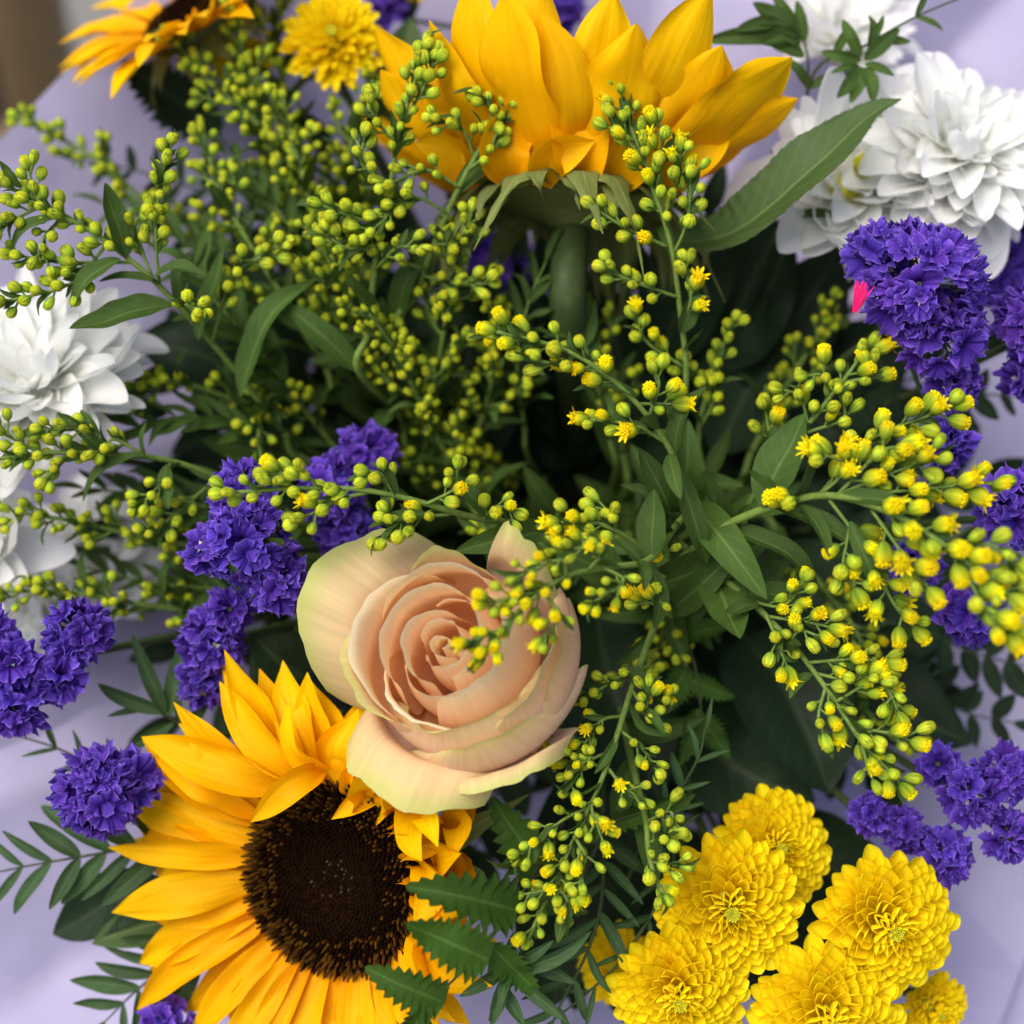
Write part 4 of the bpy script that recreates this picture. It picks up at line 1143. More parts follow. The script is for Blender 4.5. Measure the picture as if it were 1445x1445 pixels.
gr('goldenrod tip with yellow buds laid over the rose petals', [(955, 740, 2.0), (915, 790, 4.2), (860, 800, 5.4), (795, 815, 6.4), (730, 865, 7.0), (680, 925, 7.2)],
   subs=[[(800, 815, 6.4), (790, 790, 6.8), (730, 815, 7)], [(780, 830, 6.6), (735, 840, 7), (690, 850, 7.2)], [(770, 840, 6.6), (790, 870, 7), (765, 900, 7)], [(720, 880, 7), (690, 895, 7.3), (662, 905, 7.4)], [(850, 800, 5.6), (880, 820, 6.2), (838, 850, 6.4)], [(830, 805, 6), (850, 775, 6.4), (790, 775, 6.8)]],
   open_=.62, size=.40, seed=5, leaf_n=1, leaves=[((880, 800, 5), (805, 765, 6), 1.3), ((920, 790, 4), (925, 690, 4.2), 1.4), ((900, 790, 4.6), (915, 820, 5.6), 1.3)], step=.27)
gr('short goldenrod tip in the dark gap just above the rose', [(930, 830, 1.0), (915, 785, 2.6), (880, 755, 3.6), (840, 738, 4.2), (790, 737, 4.6)],
   subs=[[(870, 750, 3.6), (865, 725, 4), (838, 715, 4.2)], [(860, 750, 3.8), (850, 765, 4.2), (835, 762, 4.4)], [(920, 800, 2.2), (925, 850, 3), (908, 845, 3.2)], [(915, 790, 2.6), (930, 780, 3), (925, 770, 3.2)]],
   open_=.35, size=.48, seed=6, leaf_n=1, leaves=[((915, 785, 3), (925, 690, 3.6), 1.4), ((920, 800, 2.6), (935, 880, 3.2), 1.2)], step=.27)
gr('goldenrod hanging past the rose down to the serrated fern', [(925, 880, -.5), (895, 960, 1.6), (870, 1040, 2.6), (845, 1110, 3.2), (805, 1195, 3.8), (745, 1325, 4.2)],
   subs=[[(900, 940, 1.4), (870, 960, 2), (820, 985, 2.4)], [(890, 970, 1.8), (910, 1000, 2.4), (915, 970, 2.6)], [(880, 1010, 2.2), (845, 1020, 2.8), (808, 1080, 3)], [(875, 1030, 2.4), (910, 1060, 2.8), (925, 1090, 3)], [(860, 1060, 2.8), (820, 1080, 3.4), (800, 1110, 3.6)], [(855, 1080, 2.8), (880, 1110, 3.4), (910, 1130, 3.4)], [(845, 1110, 3.2), (835, 1140, 3.8), (850, 1185, 4)],
         [(830, 1140, 3.4), (790, 1160, 3.8), (735, 1210, 4)], [(810, 1180, 3.8), (825, 1210, 4.2), (815, 1260, 4.2)], [(790, 1220, 3.8), (785, 1250, 4.2), (740, 1262, 4.3)], [(780, 1245, 4), (800, 1270, 4.3), (795, 1288, 4.4)], [(860, 1090, 2.8), (800, 1060, 3.2), (765, 1065, 3.4)], [(885, 1000, 2), (930, 1010, 2), (940, 985, 2.2)]],
   open_=.22, size=.40, seed=7, leaf_n=3, leaves=[((880, 940, 1.6), (945, 1000, 2), 1.3), ((870, 1040, 2.6), (842, 1090, 3.4), 1.0)], step=.25)
gr('small goldenrod tip touching the button chrysanthemums', [(900, 1110, 1.0), (912, 1160, 2.6), (915, 1200, 3.2), (925, 1240, 3.6), (938, 1262, 3.8)],
   subs=[[(912, 1160, 2.6), (945, 1145, 3), (950, 1165, 3.2)], [(915, 1190, 3), (935, 1180, 3.4), (942, 1185, 3.5)], [(918, 1215, 3.2), (945, 1220, 3.6), (958, 1222, 3.6)]],
   open_=.05, size=.48, seed=8, leaf_n=1, step=.25)
gr('upright goldenrod before the green bracts of the sunflower', [(950, 640, -2.5), (968, 540, -1), (960, 440, 0), (945, 340, .8), (912, 240, 1.2), (868, 118, 1.4)],
   subs=[[(925, 270, 1.0), (935, 220, 1.4), (930, 172, 1.6)], [(935, 310, .8), (955, 260, 1.4), (960, 215, 1.6)], [(950, 360, .6), (970, 310, 1.2), (975, 240, 1.4)], [(945, 350, .6), (880, 320, 1.2), (838, 292, 1.4)], [(958, 420, .2), (900, 400, .8), (855, 380, 1.0)], [(962, 460, 0), (975, 420, .6), (965, 370, .8)], [(895, 200, 1.3), (870, 180, 1.6), (862, 165, 1.6)], [(968, 520, -.8), (910, 480, -.2), (900, 440, .2)], [(920, 250, 1.2), (900, 215, 1.5), (880, 195, 1.6)]],
   open_=.14, size=.50, seed=9, leaf_n=3, leaves=[((960, 470, 0), (985, 405, .6), 1.3), ((930, 310, .9), (915, 290, 1.6), 1.0)], step=.31)
gr('goldenrod sprig crossing in front of the yellow sunflower petals', [(585, 420, -2.5), (615, 340, -1.2), (650, 260, -.2), (690, 190, .4), (735, 130, .8), (782, 72, 1.0)],
   subs=[[(650, 265, -.2), (600, 240, .3), (545, 262, .6)], [(660, 240, 0), (690, 215, .4), (700, 188, .6)], [(670, 222, .1), (650, 180, .6), (612, 168, .8)], [(700, 180, .5), (690, 150, .8), (675, 140, 1)], [(630, 300, -.6), (580, 280, 0), (520, 330, .3)], [(615, 345, -1), (655, 340, -.4), (665, 300, -.2)], [(600, 380, -1.6), (540, 360, -.8), (500, 330, -.4)], [(600, 390, -1.8), (650, 400, -1), (690, 400, -.8)]],
   open_=.0, size=.48, seed=10, leaf_n=4, step=.25)
gr('goldenrod sprig rising to the small sunflower petal tip', [(520, 470, -1.7), (530, 370, -0.7), (550, 270, 0.1), (562, 190, 0.5), (585, 120, 0.7), (600, 68, 0.9)],
   subs=[[(560, 200, 0.5), (530, 170, 0.9), (522, 140, 1.0)], [(570, 170, 0.6), (600, 120, 0.9), (615, 78, 1.0)], [(552, 260, 0.3), (510, 230, 0.7), (515, 195, 0.8)], [(540, 320, -0.1), (480, 300, 0.5), (455, 290, 0.7)], [(535, 350, -0.3), (490, 350, 0.3), (460, 330, 0.5)], [(530, 380, -0.7), (560, 350, 0.1), (590, 350, 0.3)]],
   open_=.0, size=.48, seed=11, leaf_n=4, step=.25)
# the dense green mass in the middle
mass = [
    ('goldenrod clump filling the middle, tips below the sunflower bracts', [(600, 640, -6), (615, 540, -4), (630, 450, -2.5), (650, 380, -1.5), (640, 330, -1)], 12, 2.3, -1),
    ('goldenrod clump leaning to the dark gap by the yellow tip', [(640, 680, -7), (680, 590, -5), (700, 500, -3.5), (705, 430, -2.5)], 10, 1.9, 0),
    ('goldenrod clump behind the row of buds above the rose', [(700, 780, -6), (640, 660, -5), (600, 580, -3.5), (560, 500, -2.2), (520, 440, -1.2)], 13, 2.2, 0),
    ('goldenrod clump in front of the sunflower stem side leaves', [(570, 600, -6), (540, 520, -4), (500, 440, -2.6), (470, 380, -1.8), (440, 320, -1.2)], 12, 2.2, 0),
    ('goldenrod clump shaded low in the middle with hanging buds', [(760, 760, -9), (690, 680, -7.5), (640, 610, -6), (610, 560, -5)], 9, 1.9, 0),
    ('goldenrod beneath the bright chrysanthemum heart', [(470, 460, -6), (450, 350, -5), (430, 260, -4.4), (410, 190, -4.2), (400, 140, -4.2)], 11, 2.2, 0),
    ('goldenrod arching over the dark fern towards the small sunflower', [(480, 420, -7), (445, 300, -6), (400, 220, -5.4), (340, 150, -5), (290, 110, -5), (240, 50, -5)], 12, 1.9, 0),
    ('goldenrod standing in front of the orange yellow chrysanthemum', [(440, 380, -6.5), (400, 270, -5.6), (370, 170, -5.2), (345, 90, -5), (325, 5, -5)], 10, 1.5, 0),
    ('goldenrod tips spreading before the dark fern fronds', [(460, 520, -5.5), (400, 420, -4.4), (350, 340, -4), (310, 270, -4), (285, 180, -4)], 11, 2.0, 0),
    ('goldenrod rising beside the yellow chrysanthemum and sunflower', [(500, 360, -7), (490, 260, -6), (500, 180, -5.6), (520, 110, -5.4)], 9, 1.6, 0),
    ('goldenrod top just visible over the back of the bouquet', [(400, 260, -8), (400, 140, -7), (390, 50, -7), (400, -20, -7)], 8, 1.5, 0),
]
for i, (lab, pts, nb, bl, _) in enumerate(mass):
    gr(lab, pts, auto=(int(nb * .8), bl), seed=20 + i, open_=0.0, size=.41, leaf_n=14, step=.27)
# left side
gr('blurred goldenrod tip against the bare lilac paper', [(330, 400, -9), (230, 310, -8), (150, 235, -7.5), (85, 195, -7.5), (25, 165, -7.5)], auto=(9, 1.2), seed=40, size=.42, leaf_n=3)
gr('leafy goldenrod branch running over the white chrysanthemum', [(400, 610, -4), (330, 520, -2), (260, 440, -.3), (190, 372, .6), (110, 315, 1.0), (20, 268, 1.2), (-40, 245, 1.2)],
   subs=[[(225, 405, .2), (220, 340, .9), (225, 270, 1.3), (240, 205, 1.5)], [(190, 370, .6), (90, 370, 1.2), (20, 360, 1.4)], [(150, 345, .8), (100, 400, 1.4), (10, 425, 1.6)], [(120, 320, 1), (60, 290, 1.5), (40, 240, 1.7)], [(60, 290, 1.1), (20, 310, 1.5), (-5, 330, 1.6)], [(90, 305, 1), (60, 340, 1.5), (70, 380, 1.6)], [(270, 450, -.3), (262, 430, .6), (288, 440, 1.4)], [(215, 392, .3), (190, 320, .8), (215, 300, 1.2)], [(300, 480, -1), (330, 390, -.6), (400, 345, -.4)]],
   seed=41, size=.48, leaf_n=2, step=.27, leaves=[((245, 430, .2), (98, 470, 1.6), 1.15), ((178, 365, .8), (145, 258, 1.4), 1.2), ((170, 365, .9), (95, 415, 1.8), 1.2), ((215, 395, .5), (275, 370, 1.4), 1.3), ((90, 305, 1.2), (5, 340, 1.8), 1.1), ((30, 265, 1.3), (0, 225, 1.8), 1.1), ((225, 400, .4), (140, 390, 1), 1.0), ((340, 560, -1.5), (410, 385, -.5), .8), ((280, 480, -.6), (320, 350, -.2), .7)])
gr('goldenrod branch pointing along below the white chrysanthemum', [(400, 720, -4), (320, 680, -2), (240, 650, -.6), (150, 640, .2), (60, 640, .8), (-20, 650, 1.2)],
   subs=[[(150, 640, .2), (130, 610, .7), (60, 605, 1.2)], [(100, 640, .5), (70, 670, 1.1), (65, 675, 1.2)], [(240, 655, -.5), (220, 690, 0), (195, 715, .3)], [(200, 640, -.2), (160, 620, .3), (145, 640, .6)], [(60, 640, .8), (20, 620, 1.2), (0, 600, 1.3)], [(300, 680, -1.6), (230, 740, -.6), (205, 745, -.3)]],
   auto=None, seed=42, size=.47, leaf_n=4, step=.24, leaves=[((205, 640, 0), (108, 685, .8), .8), ((150, 640, .3), (105, 600, 1), 1.0), ((210, 650, 0), (200, 598, .8), 1.1), ((235, 655, -.3), (240, 720, .4), 1.1)])
gr('thin goldenrod branch in front of the shaded cream chrysanthemum', [(350, 780, -5), (270, 770, -3.6), (190, 755, -2.6), (100, 735, -1.6), (0, 720, -1)], auto=(12, 1.1), seed=43, size=.40, leaf_n=5)
gr('low goldenrod branch just over the blue violet statice', [(360, 850, -5), (270, 860, -4), (180, 850, -2.8), (90, 835, -1.8), (-10, 835, -1.2)], auto=(10, 1.0), seed=44, size=.40, leaf_n=7)
gr('goldenrod twig under the white petals among dark leaves', [(420, 620, -6), (340, 570, -4.5), (250, 540, -3.5), (190, 560, -3), (140, 585, -3)], auto=(8, 1.2), seed=45, size=.42, leaf_n=6)
gr('goldenrod twig hanging in shade over the tall violet statice', [(480, 640, -6), (420, 570, -4.5), (380, 560, -3.5), (365, 610, -3), (370, 650, -2.8)], auto=(7, 1.1), seed=46, size=.42, leaf_n=5)
# right side, further back
gr('thin goldenrod tip standing alone before the dark gap', [(1000, 700, -4), (985, 620, -3), (1000, 550, -2), (1020, 490, -1.4), (1035, 455, -1.2)],
   subs=[[(1000, 550, -2), (975, 530, -1.4), (965, 510, -1.2)], [(990, 600, -2.6), (1010, 560, -2), (1005, 540, -1.8)]], seed=50, size=.47, leaf_n=4, step=.30)
gr('goldenrod sprig below the pink tufted statice head', [(1040, 740, -2), (1090, 660, -.4), (1140, 600, .6), (1180, 550, 1.0), (1225, 490, 1.2)],
   subs=[[(1090, 660, -.4), (1085, 610, .2), (1080, 575, .4)], [(1140, 600, .6), (1130, 560, .9), (1105, 550, 1)], [(1170, 560, .9), (1160, 530, 1.2), (1140, 530, 1.3)], [(1190, 540, 1), (1230, 530, 1.4), (1225, 515, 1.4)], [(1140, 610, .6), (1190, 590, 1), (1185, 555, 1.2)]], open_=.25, size=.50, seed=51, leaf_n=3, step=.33)
gr('goldenrod buds in deep shade by the broad leaf', [(1060, 640, -7), (1100, 560, -6), (1150, 480, -5), (1175, 420, -4.5)], auto=(8, 1.4), seed=52, size=.40, leaf_n=5)
gr('goldenrod buds in shade behind the hanging stem', [(960, 820, -5), (940, 880, -3.5), (920, 930, -2.4), (900, 950, -2)], auto=(9, 1.6), seed=53, size=.42, leaf_n=5)
gr('goldenrod buds in shade behind the top edge of the rose', [(860, 760, -6), (800, 770, -4), (740, 775, -2.4), (690, 760, -1.4)], auto=(9, 1.5), seed=54, size=.42, leaf_n=5)
gr('goldenrod buds in shade before the thick sunflower stem', [(880, 640, -7), (870, 540, -5), (840, 470, -4), (810, 430, -3.6)], auto=(8, 1.6), seed=55, size=.42, leaf_n=6)
gr('goldenrod buds in shade under the drooping stem', [(1100, 760, -6), (1180, 850, -3), (1230, 930, -1), (1260, 990, 0)], auto=(8, 1.5), seed=56, size=.42, open_=.2, leaf_n=4)
gr('faint goldenrod buds above the loose blue statice', [(1120, 900, -7), (1200, 980, -4), (1260, 1040, -3), (1310, 1055, -2.6)], auto=(6, 1.2), seed=57, size=.40, leaf_n=3)

# ------------------------------------------------------------------ leaves and ferns
def big_leaf(label, pts, wmax, nrm, mat, seed, serr=0, serr_d=.0, name='broad_leaf', cat='leaf', crease=.22, cup=.15, fuzz=False, nrm2=None, peak=.45):
    P = [W(*p) for p in pts]
    ax = (P[1] - P[0]).normalized()
    path = stem_path(P[0], ax, 1.2)
    root = thing(name, label, cat, path[-1])
    def wf(u):
        b = math.sin(clamp(u / peak) ** .7 * PI / 2) if u < peak else math.cos(((u - peak) / (1 - peak)) ** 1.25 * PI / 2) ** .85
        w = wmax * CM * max(.03, b)
        if serr: w *= 1 - serr_d * (1 - (u * serr) % 1)
        return w
    g = Geo(); ribbon(g, P, nrm, wf, 72, 10, cup=cup, crease=crease, ruf=.16, ruf_n=4, seed=seed, nrm2=nrm2)
    link('blade', g.mesh('blade', [mat], root.location), root)
    if fuzz:
        rnd = random.Random(seed); gz = Geo(); pl = catmull(P, 10)
        for k in range(700):
            u = rnd.uniform(.04, .99); c, t = at_len(pl, u); n = (nrm - t * nrm.dot(t)).normalized(); s = t.cross(n); sd = rnd.choice((-1, 1))
            b = c + s * sd * wf(u) * .9 * (1 - .2 * cup) + n * (cup * .81 + crease * .9) * wf(u)
            tube(gz, [b, b + (s * sd + t * rnd.uniform(-.2, .8) + n * rnd.uniform(-.6, .8)).normalized() * rnd.uniform(.05, .12) * CM], .008 * CM, .003 * CM, 3, cap=False)
        o = link('hairs', gz.mesh('hairs', ['fuzz'], root.location), root); o['kind'] = 'stuff'
    g = Geo(); tube(g, catmull(path, 6), .10 * CM, .12 * CM, 6); link('stalk', g.mesh('stalk', ['green_stem'], root.location), root)
    return root
big_leaf('broad downy green leaf crossing before the open white chrysanthemum', [(945, 345, -2), (1040, 325, -.8), (1150, 235, .3), (1225, 165, .3), (1272, 140, .6)], 1.15, D(-.35, .55, .75), 'broad_leaf', 5, serr=26, serr_d=.05, fuzz=True, cup=.12, crease=.30)
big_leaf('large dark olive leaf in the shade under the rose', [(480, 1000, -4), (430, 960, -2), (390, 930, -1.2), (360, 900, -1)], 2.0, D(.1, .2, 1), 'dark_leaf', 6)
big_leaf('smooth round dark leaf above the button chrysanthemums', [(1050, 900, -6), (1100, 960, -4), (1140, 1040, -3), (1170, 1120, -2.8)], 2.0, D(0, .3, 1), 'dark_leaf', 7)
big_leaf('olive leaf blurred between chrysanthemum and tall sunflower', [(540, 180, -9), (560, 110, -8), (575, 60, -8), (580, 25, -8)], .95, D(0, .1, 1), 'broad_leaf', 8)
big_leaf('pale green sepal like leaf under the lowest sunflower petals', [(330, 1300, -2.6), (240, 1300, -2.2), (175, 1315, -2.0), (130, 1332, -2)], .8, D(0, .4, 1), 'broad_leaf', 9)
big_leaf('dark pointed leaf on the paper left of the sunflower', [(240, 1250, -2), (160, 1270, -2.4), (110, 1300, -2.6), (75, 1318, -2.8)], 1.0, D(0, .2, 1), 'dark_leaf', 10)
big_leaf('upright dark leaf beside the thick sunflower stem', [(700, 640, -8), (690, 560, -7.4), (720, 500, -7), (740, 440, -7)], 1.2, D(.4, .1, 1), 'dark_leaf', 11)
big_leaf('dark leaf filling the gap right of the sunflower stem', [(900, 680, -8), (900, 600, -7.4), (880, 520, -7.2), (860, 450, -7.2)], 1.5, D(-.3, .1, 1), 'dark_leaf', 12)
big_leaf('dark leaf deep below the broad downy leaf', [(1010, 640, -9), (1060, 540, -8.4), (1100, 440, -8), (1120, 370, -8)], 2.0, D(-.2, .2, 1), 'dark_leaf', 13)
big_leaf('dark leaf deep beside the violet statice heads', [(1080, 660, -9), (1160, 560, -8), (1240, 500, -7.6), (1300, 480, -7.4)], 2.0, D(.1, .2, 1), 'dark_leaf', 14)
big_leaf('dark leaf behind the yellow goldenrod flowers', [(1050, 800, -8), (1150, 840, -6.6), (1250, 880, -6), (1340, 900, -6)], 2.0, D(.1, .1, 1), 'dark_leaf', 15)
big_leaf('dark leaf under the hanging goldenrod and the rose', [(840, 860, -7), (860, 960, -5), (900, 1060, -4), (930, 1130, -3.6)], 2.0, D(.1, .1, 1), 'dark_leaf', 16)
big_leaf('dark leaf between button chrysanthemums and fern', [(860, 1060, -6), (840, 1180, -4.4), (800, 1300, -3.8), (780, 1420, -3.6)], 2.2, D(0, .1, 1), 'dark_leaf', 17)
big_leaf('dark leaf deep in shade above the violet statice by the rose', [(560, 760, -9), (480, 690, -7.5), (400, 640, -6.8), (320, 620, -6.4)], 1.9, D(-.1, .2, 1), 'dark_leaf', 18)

big_leaf('added dark leaf under the green bracts by the broad downy leaf', [(930, 520, -9), (960, 430, -7.6), (1000, 360, -7), (1060, 300, -7)], 1.6, D(-.1, .2, 1), 'dark_leaf', 19)  # leaves added to darken the gaps, shade put into their colour
big_leaf('added dark leaf between goldenrod branch and white chrysanthemum', [(430, 600, -8), (360, 540, -6.6), (280, 500, -6), (190, 480, -6)], 1.7, D(-.1, .3, 1), 'dark_leaf', 20)
big_leaf('added dark leaf under the leafy goldenrod branch', [(430, 520, -8), (370, 450, -7), (300, 400, -6.6), (240, 370, -6.6)], 1.6, D(-.1, .3, 1), 'dark_leaf', 21)
big_leaf('added dark leaf behind the row of shaded goldenrod twigs', [(420, 700, -8), (340, 690, -6.8), (250, 700, -6.4), (180, 700, -6.2)], 1.6, D(-.1, .3, 1), 'dark_leaf', 22)
big_leaf('added dark leaf below the thin leaves under the open white chrysanthemum', [(1000, 520, -8.6), (1040, 440, -7.4), (1075, 370, -6.8), (1105, 310, -6.6)], 1.9, D(-.1, .2, 1), 'dark_leaf', 23)  # added near-black leaf standing in for a dark gap
big_leaf('added dark leaf between the pink tufted statice and the thin goldenrod tip', [(1060, 560, -8.6), (1110, 470, -7.4), (1150, 410, -6.8), (1180, 350, -6.6)], 1.7, D(0, .2, 1), 'dark_leaf', 24)
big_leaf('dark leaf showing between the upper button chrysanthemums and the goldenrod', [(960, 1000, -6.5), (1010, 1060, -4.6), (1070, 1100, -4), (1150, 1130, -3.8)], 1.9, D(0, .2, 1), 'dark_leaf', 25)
big_leaf('added dark leaf in the gap between four button chrysanthemums', [(1020, 1180, -6.5), (1080, 1280, -5), (1120, 1370, -4.4), (1140, 1460, -4.2)], 2.3, D(0, .2, 1), 'dark_leaf', 26)  # dark fill added behind the blooms, shade held in its colour
big_leaf('added dark leaf under the button chrysanthemum beside the paper fold', [(1080, 1160, -6.5), (1150, 1220, -5), (1210, 1290, -4.4), (1270, 1380, -4.2)], 1.9, D(0, .2, 1), 'dark_leaf', 27)
big_leaf('added dark leaf behind the small goldenrod tip and shaded chrysanthemum', [(860, 1180, -6.5), (890, 1270, -5), (900, 1360, -4.6), (890, 1450, -4.4)], 2.3, D(0, .2, 1), 'dark_leaf', 28)
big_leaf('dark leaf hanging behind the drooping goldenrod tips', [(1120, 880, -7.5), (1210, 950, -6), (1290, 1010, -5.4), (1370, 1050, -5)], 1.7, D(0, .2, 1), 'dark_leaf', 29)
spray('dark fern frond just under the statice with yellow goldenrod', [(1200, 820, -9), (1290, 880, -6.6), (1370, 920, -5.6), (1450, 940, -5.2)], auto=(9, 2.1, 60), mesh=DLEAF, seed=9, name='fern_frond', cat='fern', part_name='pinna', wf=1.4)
spray('serrated bright green fern frond laid over the sunflower rim', [(800, 1150, -1), (765, 1215, 2.0), (725, 1278, 4.0), (672, 1350, 4.8), (612, 1408, 5.0), (560, 1450, 5.0)],
      leaves=[((770, 1232, 2.0), (694, 1128, 3.0), 1.1), ((730, 1285, 4.4), (585, 1250, 6.1), .85), ((690, 1355, 5.1), (566, 1300, 6.4), .9), ((628, 1415, 5.0), (520, 1370, 5.9), .95), ((745, 1250, 3), (830, 1290, 2.6), .9), ((690, 1330, 4.4), (760, 1400, 3.4), .8), ((600, 1420, 5), (560, 1490, 4.8), .9)],
      mesh=SLEAF, seed=1, name='fern_frond', cat='fern', part_name='pinna')
spray('serrated fern leaf turned edge on beneath goldenrod buds', [(830, 1220, -1), (860, 1165, 1.4), (900, 1148, 2.2)], leaves=[((862, 1160, 1.6), (968, 1122, 2.6), .55), ((850, 1175, 1.2), (795, 1140, 1.6), .5)], mesh=SLEAF, seed=2, name='fern_frond', cat='fern', part_name='pinna')
spray('dark serrated fern right of the hanging goldenrod', [(920, 800, -6), (960, 880, -3), (985, 960, -2), (990, 1040, -1.8)],
      leaves=[((965, 900, -2.8), (1030, 880, -2), .9), ((975, 960, -2.2), (1035, 985, -1.8), 1.0), ((970, 940, -2.4), (930, 1010, -2), 1.0), ((985, 1000, -2), (960, 1080, -1.8), 1.0), ((988, 1010, -2), (1030, 1070, -2), .9), ((950, 860, -3.4), (1005, 820, -3), .9)], mesh=SLEAF, seed=3, name='fern_frond', cat='fern', part_name='pinna')
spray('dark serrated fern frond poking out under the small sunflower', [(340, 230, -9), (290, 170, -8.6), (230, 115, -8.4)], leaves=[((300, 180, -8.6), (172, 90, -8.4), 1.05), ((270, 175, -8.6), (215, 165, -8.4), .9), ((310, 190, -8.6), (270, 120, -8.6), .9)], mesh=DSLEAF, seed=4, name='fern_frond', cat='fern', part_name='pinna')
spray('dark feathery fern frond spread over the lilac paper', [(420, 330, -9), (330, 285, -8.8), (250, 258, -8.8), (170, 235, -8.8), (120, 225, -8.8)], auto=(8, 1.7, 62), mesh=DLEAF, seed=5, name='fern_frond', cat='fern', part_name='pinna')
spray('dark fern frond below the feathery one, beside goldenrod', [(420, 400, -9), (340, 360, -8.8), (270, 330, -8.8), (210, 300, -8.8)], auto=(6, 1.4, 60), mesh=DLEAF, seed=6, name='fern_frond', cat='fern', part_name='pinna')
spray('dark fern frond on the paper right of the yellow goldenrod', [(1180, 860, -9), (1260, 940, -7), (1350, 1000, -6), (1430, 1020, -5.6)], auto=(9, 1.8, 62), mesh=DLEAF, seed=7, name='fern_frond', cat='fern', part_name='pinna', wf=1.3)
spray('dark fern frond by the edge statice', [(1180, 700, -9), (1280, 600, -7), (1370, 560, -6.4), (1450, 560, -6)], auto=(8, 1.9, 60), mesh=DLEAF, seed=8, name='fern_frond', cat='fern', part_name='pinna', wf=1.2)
L1 = 'narrow leaved sprig'
spray('narrow leaved sprig on the paper left of the sunflower', [(270, 1190, -1.5), (200, 1195, -1.2), (120, 1208, -1), (50, 1220, -1), (-10, 1232, -1)], auto=(6, 3.0, 46), mesh=LLEAF, seed=10, wf=1.15)
spray('narrow leaved sprig between blue statice and sunflower', [(330, 1060, -3), (270, 1030, -1.6), (215, 1000, -1), (160, 985, -.8)], leaves=[((235, 1005, -1), (135, 970, -.6), 1.1), ((235, 1010, -1), (186, 895, -.4), 1.1), ((240, 1010, -1), (262, 900, -1.2), 1.1), ((245, 1020, -1), (175, 1060, -1), 1.0), ((270, 1030, -1.4), (300, 960, -1.4), 1.0), ((255, 1020, -1), (255, 970, -.5), 1.2), ((215, 1000, -1), (150, 1010, -1), 1.0)], mesh=LLEAF, seed=11)
spray('narrow leaved sprig half behind the round violet statice', [(260, 1180, -3), (180, 1110, -2), (90, 1060, -1.6), (30, 1040, -1.4)], auto=(5, 1.7, 40), mesh=LLEAF, seed=12, wf=.8)
spray('narrow leaved sprig drooping under the lowest sunflower petals', [(300, 1330, -2), (230, 1370, -1.8), (190, 1400, -1.8), (150, 1440, -1.8)], auto=(5, 2.8, 45), wf=1.1, mesh=LLEAF, seed=13)
spray('narrow leaved sprig in front of the serrated fern', [(790, 1250, 0), (745, 1330, 2.6), (718, 1366, 3.4), (700, 1400, 3.6), (690, 1440, 3.8)],
      leaves=[((715, 1365, 3.6), (655, 1312, 4.2), 1.3), ((715, 1366, 3.6), (654, 1405, 4.4), 1.3), ((715, 1366, 3.6), (724, 1325, 4.4), 1.6), ((718, 1362, 3.6), (776, 1335, 4.4), 1.2), ((725, 1370, 3.6), (832, 1328, 4.4), 1.0), ((735, 1385, 3.4), (800, 1440, 4), 1.0), ((715, 1375, 3.6), (690, 1450, 4.4), 1.2), ((705, 1390, 3.6), (740, 1450, 4.2), 1.2), ((720, 1370, 3.6), (705, 1415, 4.6), 1.4), ((735, 1350, 3), (815, 1385, 3.4), 1.1)], mesh=LLEAF, seed=14, stem_mat='green_stem')
spray('narrow leaved sprig threading between fern and button chrysanthemums', [(850, 1150, -2), (850, 1260, .6), (830, 1340, 1.6), (790, 1420, 2.2), (770, 1470, 2.4)], auto=(7, 2.3, 42), mesh=LLEAF, seed=15, stem_mat='green_stem')
spray('narrow leaved sprig against the shaded button chrysanthemum', [(960, 1150, -2), (940, 1250, 0), (880, 1350, 1.2), (830, 1400, 1.8), (780, 1440, 2)], auto=(5, 1.9, 38), mesh=LLEAF, seed=16, stem_mat='green_stem', wf=.8)
spray('narrow leaved sprig rising beside the topmost button chrysanthemum', [(900, 1200, -2), (950, 1130, .4), (985, 1070, 1.2), (995, 1030, 1.4)], auto=(5, 1.7, 38), mesh=LLEAF, seed=17, stem_mat='green_stem')
spray('thin leafy sprig over the rear white chrysanthemum', [(1120, 260, -6), (1140, 120, -3.6), (1130, 50, -3), (1085, 20, -2.6)], leaves=[((1135, 80, -3), (1075, 55, -2.6), 1.3), ((1130, 50, -3), (995, 55, -2.4), .9), ((1125, 45, -3), (1070, 62, -2.4), 1.3), ((1130, 50, -3), (1060, 5, -2.6), 1.3), ((1135, 60, -3), (1125, 0, -2.6), 1.3), ((1130, 60, -3), (1110, 55, -2.4), 1.6), ((1100, 30, -2.8), (1040, 40, -2.2), 1.3), ((1125, 40, -3), (1090, -10, -2.6), 1.3)], mesh=GLEAF, seed=18)
spray('thin leafy sprig hooking over the full white chrysanthemum', [(1130, 280, -6), (1145, 110, -3), (1220, 65, -2.2), (1290, 25, -1.8), (1360, -5, -1.6)], auto=(6, 1.5, 44), leaves=[((1210, 95, -2), (1175, 100, -1.6), 1.4), ((1215, 95, -2), (1190, 130, -1.4), 1.5), ((1218, 95, -2), (1205, 135, -1.4), 1.5), ((1220, 95, -2), (1235, 135, -1.4), 1.5), ((1220, 90, -2), (1262, 105, -1.6), 1.3), ((1215, 85, -2), (1165, 75, -1.6), 1.2), ((1220, 85, -2), (1270, 40, -1.6), 1.2), ((1215, 80, -2), (1190, 30, -1.6), 1.2), ((1225, 80, -2), (1235, 20, -1.8), 1.2)], mesh=GLEAF, seed=19)
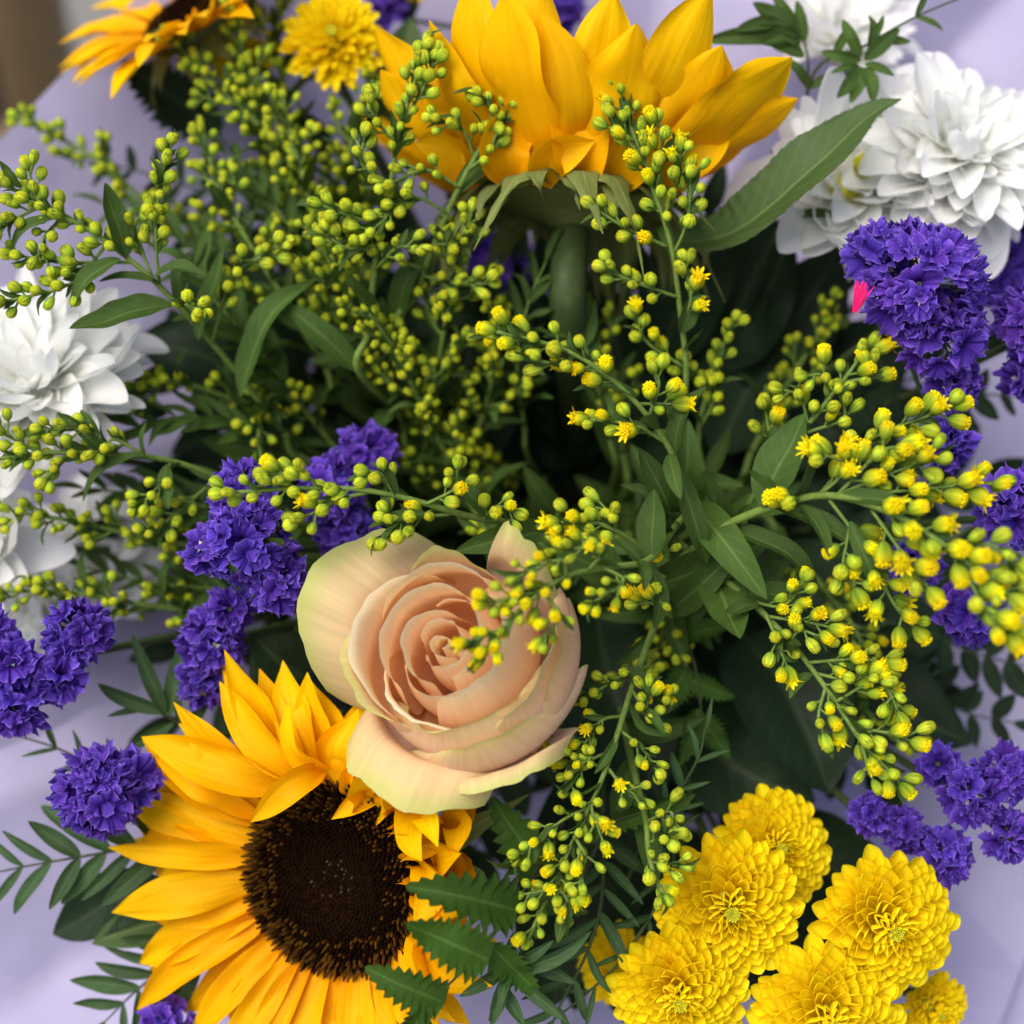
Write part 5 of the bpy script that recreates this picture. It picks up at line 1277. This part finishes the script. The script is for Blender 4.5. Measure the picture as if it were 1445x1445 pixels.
spray('few thin leaves below the open white chrysanthemum', [(1080, 420, -6), (1105, 360, -3.6), (1125, 310, -2.6)], leaves=[((1125, 305, -2.4), (1185, 303, -2), 1.2), ((1120, 300, -2.6), (1105, 350, -2.2), 1.5), ((1120, 310, -2.6), (1090, 330, -2.6), 1.1)], mesh=GLEAF, seed=20)

# ------------------------------------------------------------------ added dark leafy filler, blocks light inside the bouquet
FLEAF = [unit_leaf('leaf', 'dark_leaf', 0.19 + 0.03 * k, 0.14, (0.05, 0.22, -0.08)[k], seed=k + 29) for k in range(3)]  # near-black leaf colour stands in for the shade deep inside
fill = [(8, 560, -9), (25, 600, -9), (48, 480, -9.5), (70, 470, -9.5), (92, 430, -10), (112, 470, -10), (132, 520, -10), (150, 560, -9.5), (165, 620, -9), (180, 640, -8.5),
        (196, 600, -8), (214, 520, -7.5), (232, 520, -7), (250, 560, -6.5), (268, 600, -6), (285, 600, -6), (300, 560, -6.5), (318, 520, -7.5), (335, 520, -8), (352, 560, -8.5),
        (125, 640, -8), (140, 600, -7), (158, 700, -7.5), (172, 560, -6.5), (188, 560, -6), (205, 640, -7), (100, 350, -7), (118, 380, -7), (80, 340, -8), (340, 430, -5), (355, 470, -6), (15, 480, -6), (35, 470, -6.5),
        (20, 300, -10), (60, 260, -11), (105, 260, -11), (150, 330, -10.5), (190, 340, -10), (235, 300, -9), (280, 330, -8.5), (325, 300, -9.5)]
NEAR = {0: 'beside the violet statice', 1: 'below the broad downy leaf', 2: 'behind the tall sunflower stem', 3: 'behind the goldenrod clumps', 4: 'behind the white chrysanthemum', 5: 'near the cream chrysanthemum',
        6: 'behind the rose', 7: 'behind the big sunflower', 8: 'behind the fern', 9: 'behind the button chrysanthemums', 10: 'by the loose blue statice', 11: 'under the yellow goldenrod'}
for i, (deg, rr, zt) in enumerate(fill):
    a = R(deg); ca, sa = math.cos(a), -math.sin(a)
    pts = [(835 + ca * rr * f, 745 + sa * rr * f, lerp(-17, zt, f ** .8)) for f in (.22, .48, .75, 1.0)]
    spray('added dark leafy greenery deep in shade ' + NEAR[int(deg // 30)], pts, auto=(6, 3.4, 46), mesh=FLEAF, seed=100 + i, name='filler_stem', cat='foliage', r=.10, stem_mat='dark_stem', group='dark greenery ' + NEAR[int(deg // 30)], wf=1.15)

MLEAF = [unit_leaf('leaf', 'goldenrod_leaf', 0.10 + 0.02 * k, 0.28, (0.1, 0.28, -0.06)[k], seed=k + 41) for k in range(3)]
for i, (lab, pts, pr, ln) in enumerate((
        ('fresh green leafy shoot between white chrysanthemum and tall violet statice', [(420, 640, -5), (340, 600, -3.6), (260, 590, -3), (170, 610, -2.6)], 9, 2.4),
        ('fresh green leafy shoot below the leafy goldenrod branch', [(420, 560, -5), (360, 490, -3.6), (300, 420, -3), (260, 350, -2.8)], 9, 2.6),
        ('fresh green leafy shoot among the upper goldenrod clumps', [(460, 430, -6), (420, 340, -5), (370, 270, -4.6), (320, 220, -4.6)], 9, 2.2),
        ('fresh green leafy shoot against bare paper by the dark feathery fern', [(400, 420, -7.5), (310, 360, -6.8), (230, 320, -6.6), (150, 290, -6.6)], 9, 2.2),
        ('fresh green leafy shoot beside the thick sunflower stem', [(740, 600, -6), (730, 510, -3.6), (745, 430, -2.6), (770, 370, -2.4)], 8, 2.2),
        ('fresh green leafy shoot crossing before the thick sunflower stem', [(860, 620, -6), (840, 530, -3.6), (815, 460, -2.8), (800, 400, -2.6)], 8, 2.0),
        ('fresh green leafy shoot above the shaded cream chrysanthemum', [(400, 740, -5), (310, 720, -4), (220, 700, -3.6), (120, 690, -3.4)], 9, 2.2),
        ('fresh green leafy shoot over the blue violet statice', [(380, 840, -5), (290, 830, -4.4), (200, 820, -4), (120, 800, -3.8)], 8, 2.0),
        ('fresh green leafy shoot between the goldenrod clumps in the middle', [(620, 640, -6), (580, 540, -4.2), (530, 460, -3.2), (490, 400, -2.8)], 9, 2.3))):
    spray(lab, pts, auto=(pr, ln, 40), mesh=MLEAF, seed=200 + i, name='leafy_shoot', cat='foliage', r=.08, stem_mat='goldenrod_stem', wf=1.1, face=(TOCAM + D(0, .5, 0)).normalized())
